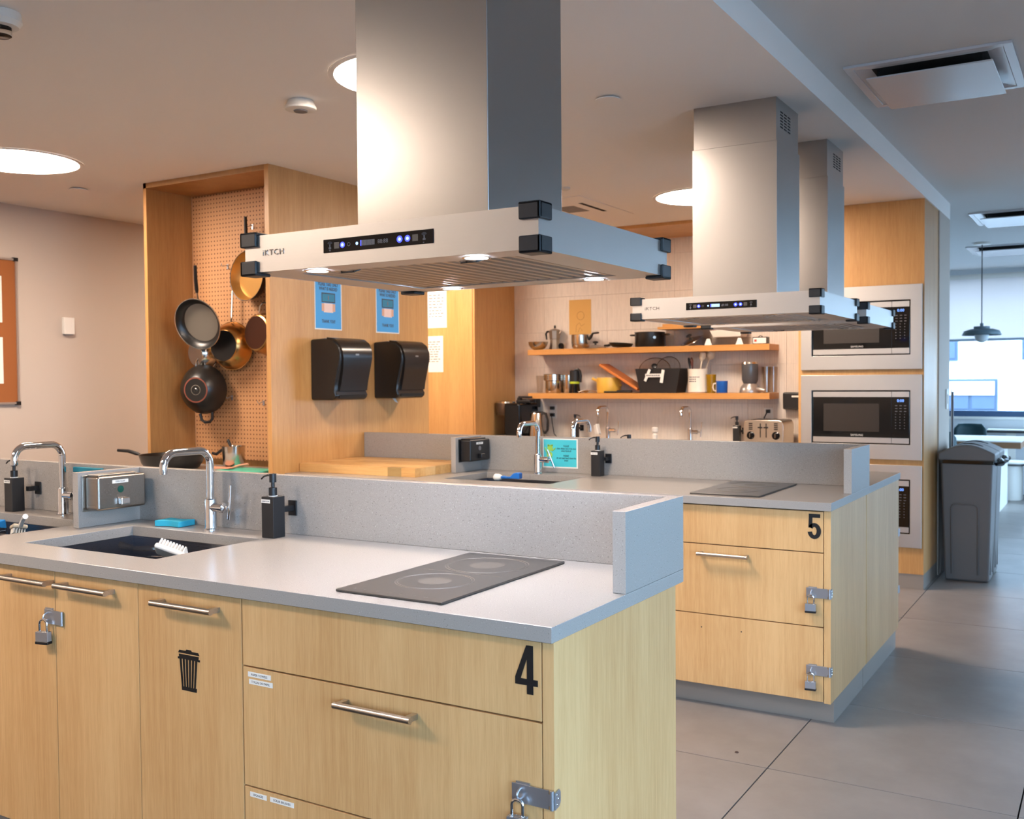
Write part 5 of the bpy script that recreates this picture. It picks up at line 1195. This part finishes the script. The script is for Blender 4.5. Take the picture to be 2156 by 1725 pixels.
# ------------------------------------------------------------------ bins
def bin_(y0, h, label):
    t = thing('waste_bin', label, 'bin', (-0.895, y0, 0.0005), 0, 'slim grey bins at the wall end')
    b = B().taper((-0.135, 0.148, 0.02, 0.26), (-0.16, 0.172, 0.0, 0.29), 0, h)
    b.make('body', M_GREYPL, t, bevel=0.018, seg=3)
    b = B(); n = 10   # raised outline of the recessed side panel
    pts = [(-0.085, -0.001, 0.05), (-0.09, -0.012, 0.50)] + [(-0.09 + 0.03 * (1 - math.cos(a)), -0.014, 0.50 + 0.035 * math.sin(a)) for a in (0.5, 1.0, 1.57)] + [(0.05 + 0.03 * math.sin(a), -0.014, 0.50 + 0.035 * math.cos(a)) for a in (0, 0.6, 1.1, 1.57)] + [(0.08, 0.002, 0.05)]
    pts = [(x, 0.0185 - 0.0175 * z / h - 0.004, z) for x, y, z in pts]
    b.tube(pts, 0.006, 6).make('panel_rib', M_GREYPL, t, smooth=True)
    B().box(0.146, 0.156, 0.06, 0.09, 0.05, h - 0.15).box(0.146, 0.156, 0.19, 0.22, 0.05, h - 0.15).make('side_rib', M_GREYPL, t, bevel=0.004)
    B().box(-0.166, 0.178, -0.006, 0.296, h - 0.012, h + 0.016).make('bag_rim', M_BLACKG, t, bevel=0.004)
    b = B(); pr = [(-0.175, h + 0.012), (0.187, h + 0.012), (0.187, h + 0.06)] + [(0.187 - 0.362 * k / 10, h + 0.06 + 0.062 * math.sin(PI * k / 10)) for k in range(1, 10)] + [(-0.175, h + 0.06)]
    b.prism(pr, -0.012, 0.30).make('lid', M_GREYPL, t, bevel=0.012, seg=3)
    b = B(); pr = [(0.15 - 0.29 * k / 10, h + 0.063 + 0.062 * math.sin(PI * (k + 0.6) / 11.2)) for k in range(11)]
    pr = pr + [(x, z - 0.006) for x, z in reversed(pr)]
    b.at((0, 0, 0.001)); b.prism(pr, 0.11, 0.18).make('lid_slot', M_GAP, t)
    b = B()
    b.tube([(0.186, 0.05, h - 0.01), (0.215, 0.1, h - 0.005), (0.2, 0.14, h + 0.012), (0.22, 0.19, h - 0.0), (0.195, 0.24, h - 0.02)], [0.012, 0.022, 0.016, 0.02, 0.01], 8).make('bag_knot', M_BLACKG, t, smooth=True)
bin_(7.52, 0.825, 'front grey slim bin with arched lid beside the wall end')
bin_(7.84, 0.825, 'rear grey slim bin behind the front one')

t = thing('floor_crumb', 'tiny dark crumb on the pale floor tile between the islands', 'debris', (-1.26, 3.575, 0.0)); t.location = (-1.225, 3.663, 0.0)
B().lathe([(0.008, 0), (0.007, 0.003), (0.002, 0.005)], 7).make('crumb', mat('crumb_brown', (70, 50, 40), 0.8), t)
# ------------------------------------------------------------------ dining area beyond
t = thing('pendant_lamp', 'dark shallow-dome pendant lamp with a white globe hanging before the window', 'pendant lamp', (-1.14, 10.75, H2))
M_PEND = mat('pendant_grey', (92, 112, 122), 0.5)
B().lathe([(0.075, -0.02), (0.075, -0.001)], 24).make('canopy', M_WHITE, t, smooth=True); B().tube([(0, 0, -0.02), (0, 0, -0.80)], 0.005, 8).make('cord', M_BLACK, t)
B().lathe([(0.012, -0.78), (0.012, -0.81), (0.07, -0.812), (0.07, -0.835), (0.1, -0.838), (0.155, -0.855), (0.175, -0.895)], 36, True, False).make('shade', M_PEND, t, smooth=True, solid=0.004)
B().lathe([(0.001, -0.965)] + [(0.066 * math.sin(a), -0.9 - 0.066 * math.cos(a)) for a in [PI * k / 12 for k in range(1, 9)]], 24, True, True).make('globe', mat('opal_glass', (214, 220, 222), 0.4), t, smooth=True)

def table(x0, x1, y0, y1, z, th, label, me_):
    t = thing('dining_table', label, 'table', ((x0 + x1) / 2, (y0 + y1) / 2, 0)); w, d = (x1 - x0) / 2, (y1 - y0) / 2
    B().box(-w, w, -d, d, z - 0.012, z).make('table_top', M_WHITE, t); B().box(-w, w, -d, d, z - th, z - 0.012).make('edge_core', me_, t)
    for sx in (-1, 1):
        B().box(sx * (w - 0.25) - 0.05, sx * (w - 0.25) + 0.05, -d + 0.1, d - 0.1, 0.0005, z - th).make('leg_panel', M_WHITE, t)
table(-3.6, -0.85, 11.5, 12.55, 0.745, 0.075, 'long white-topped dining table with a thick wooden edge', wood('table_edge', (150, 110, 76), (120, 84, 56), axis='x'))
table(-1.33, 0.4, 13.1, 13.32, 0.79, 0.04, 'narrow white ledge table under the window', M_BLACK)
def chair(x, y, rz, label):
    t = thing('shell_chair', label, 'chair', (x, y, 0), rz, 'dark shell chairs at the dining table'); ms = mat('teal_black_shell', (24, 56, 62), 0.5)
    n = 9; vs, fs = [], []
    prof = [(-0.2, 0.44), (-0.05, 0.43), (0.12, 0.435), (0.19, 0.47), (0.22, 0.56), (0.24, 0.70), (0.25, 0.80), (0.25, 0.86)]
    wd = [0.2, 0.22, 0.22, 0.215, 0.2, 0.185, 0.175, 0.13]
    for (yy, zz), ww in zip(prof, wd):
        for i in range(n):
            u = -1 + 2 * i / (n - 1); lift = 0.04 * u ** 4 if zz < 0.5 else 0; fwd = 0.05 * u * u if zz > 0.5 else 0
            vs.append((u * ww, yy - fwd, zz + lift))
    for k in range(len(prof) - 1):
        for i in range(n - 1): fs.append((k * n + i, k * n + i + 1, (k + 1) * n + i + 1, (k + 1) * n + i))
    B().add(vs, fs).make('shell', ms, t, smooth=True, solid=0.012)
    for sx in (-1, 1):
        for sy in (-1, 1): B().tube([(sx * 0.13, sy * 0.12, 0.43), (sx * 0.2, sy * 0.2, 0.0)], 0.01, 8).make('leg', M_BLACK, t)
chair(-1.50, 12.80, 0, 'dark teal chair seen from the front beyond the dining table')
chair(-1.57, 11.2, PI, 'dark chair barely showing right of the wall end')
for k, (x, y) in enumerate(((-1.06, 12.85), (-0.66, 12.80))):
    t = thing('drum_stool', ('left' if k == 0 else 'right') + ' white drum stool with a padded dark-edged seat by the table', 'stool', (x, y, 0), 0, 'white drum stools')
    B().lathe([(0.13, 0.0005), (0.135, 0.02), (0.135, 0.40)], 32).make('drum', M_WHITE, t, smooth=True); B().lathe([(0.19, 0.40), (0.195, 0.405), (0.195, 0.42)], 32).make('dark_edge', M_BLACK, t, smooth=True); B().lathe([(0.19, 0.42), (0.192, 0.44), (0.17, 0.45)], 32).make('seat', M_WHITE, t, smooth=True)
t = thing('guard_panel', 'narrow metal-edged panel standing against the wall end behind the bins', 'panel', (-1.085, 8.26, 0.0005)); B().box(0, 0.006, -0.012, 0.012, 0, 1.32).make('panel', M_AL, t); B().box(0.0062, 0.018, -0.012, 0.012, 0.0, 1.30).make('edge_strip', M_FAINT, t)

# ------------------------------------------------------------------ building across the street
M_BRICKW = mat('pale_brick', (236, 234, 230), 0.85)
n_ = nd(M_BRICKW, 'ShaderNodeTexBrick', Scale=2.6, Color1=lin((238, 236, 232)), Color2=lin((226, 224, 222)), Mortar=lin((214, 212, 210))); n_.inputs['Mortar Size'].default_value = 0.012
lk(M_BRICKW, coords(M_BRICKW, (1, 1, 1), (PI / 2, 0, 0)), n_.inputs['Vector']); lk(M_BRICKW, n_.outputs['Color'], P(M_BRICKW).inputs['Base Color'])
bt = thing('brick_building', 'pale brick building seen through the far window', 'building', (0, 22, -4))
B().box(-14, 12, 0.12, 3, 0, 14).make('wall', M_BRICKW, bt)
M_OFRAME = mat('outside_frame', (62, 78, 100), 0.5); M_DG = mat('outside_glass', (70, 84, 108), 0.5); M_SHADE = mat('outside_shade', (220, 224, 228), 0.7)
for x, ww, zz, hh in ((-5.6, 1.0, 4.72, 0.65), (-3.05, 1.0, 4.72, 0.65), (-0.9, 1.0, 4.72, 0.65), (1.4, 1.0, 4.72, 0.65), (-3.8, 1.02, 5.74, 1.4), (-1.62, 1.02, 5.74, 1.4), (0.6, 1.02, 5.74, 1.4)):
    w_ = B().box(x, x + ww, 0.08, 0.14, zz, zz + hh).make('window', M_OFRAME, bt)
    B().box(x + 0.05, x + ww / 2 - 0.03, 0.06, 0.09, zz + 0.05, zz + hh - 0.05).make('pane', M_DG, w_); B().box(x + ww / 2 + 0.03, x + ww - 0.05, 0.06, 0.09, zz + 0.05, zz + hh - 0.05).make('pane', M_DG, w_)
    B().box(x + 0.05, x + ww - 0.05, 0.03, 0.058, zz + hh * 0.5, zz + hh - 0.05).make('shade', M_SHADE, w_)
struct(B().box(-70, 70, -70, 90, -4.1, -4.0).make('ground', mat('street_grey', (120, 122, 124), 0.9)))
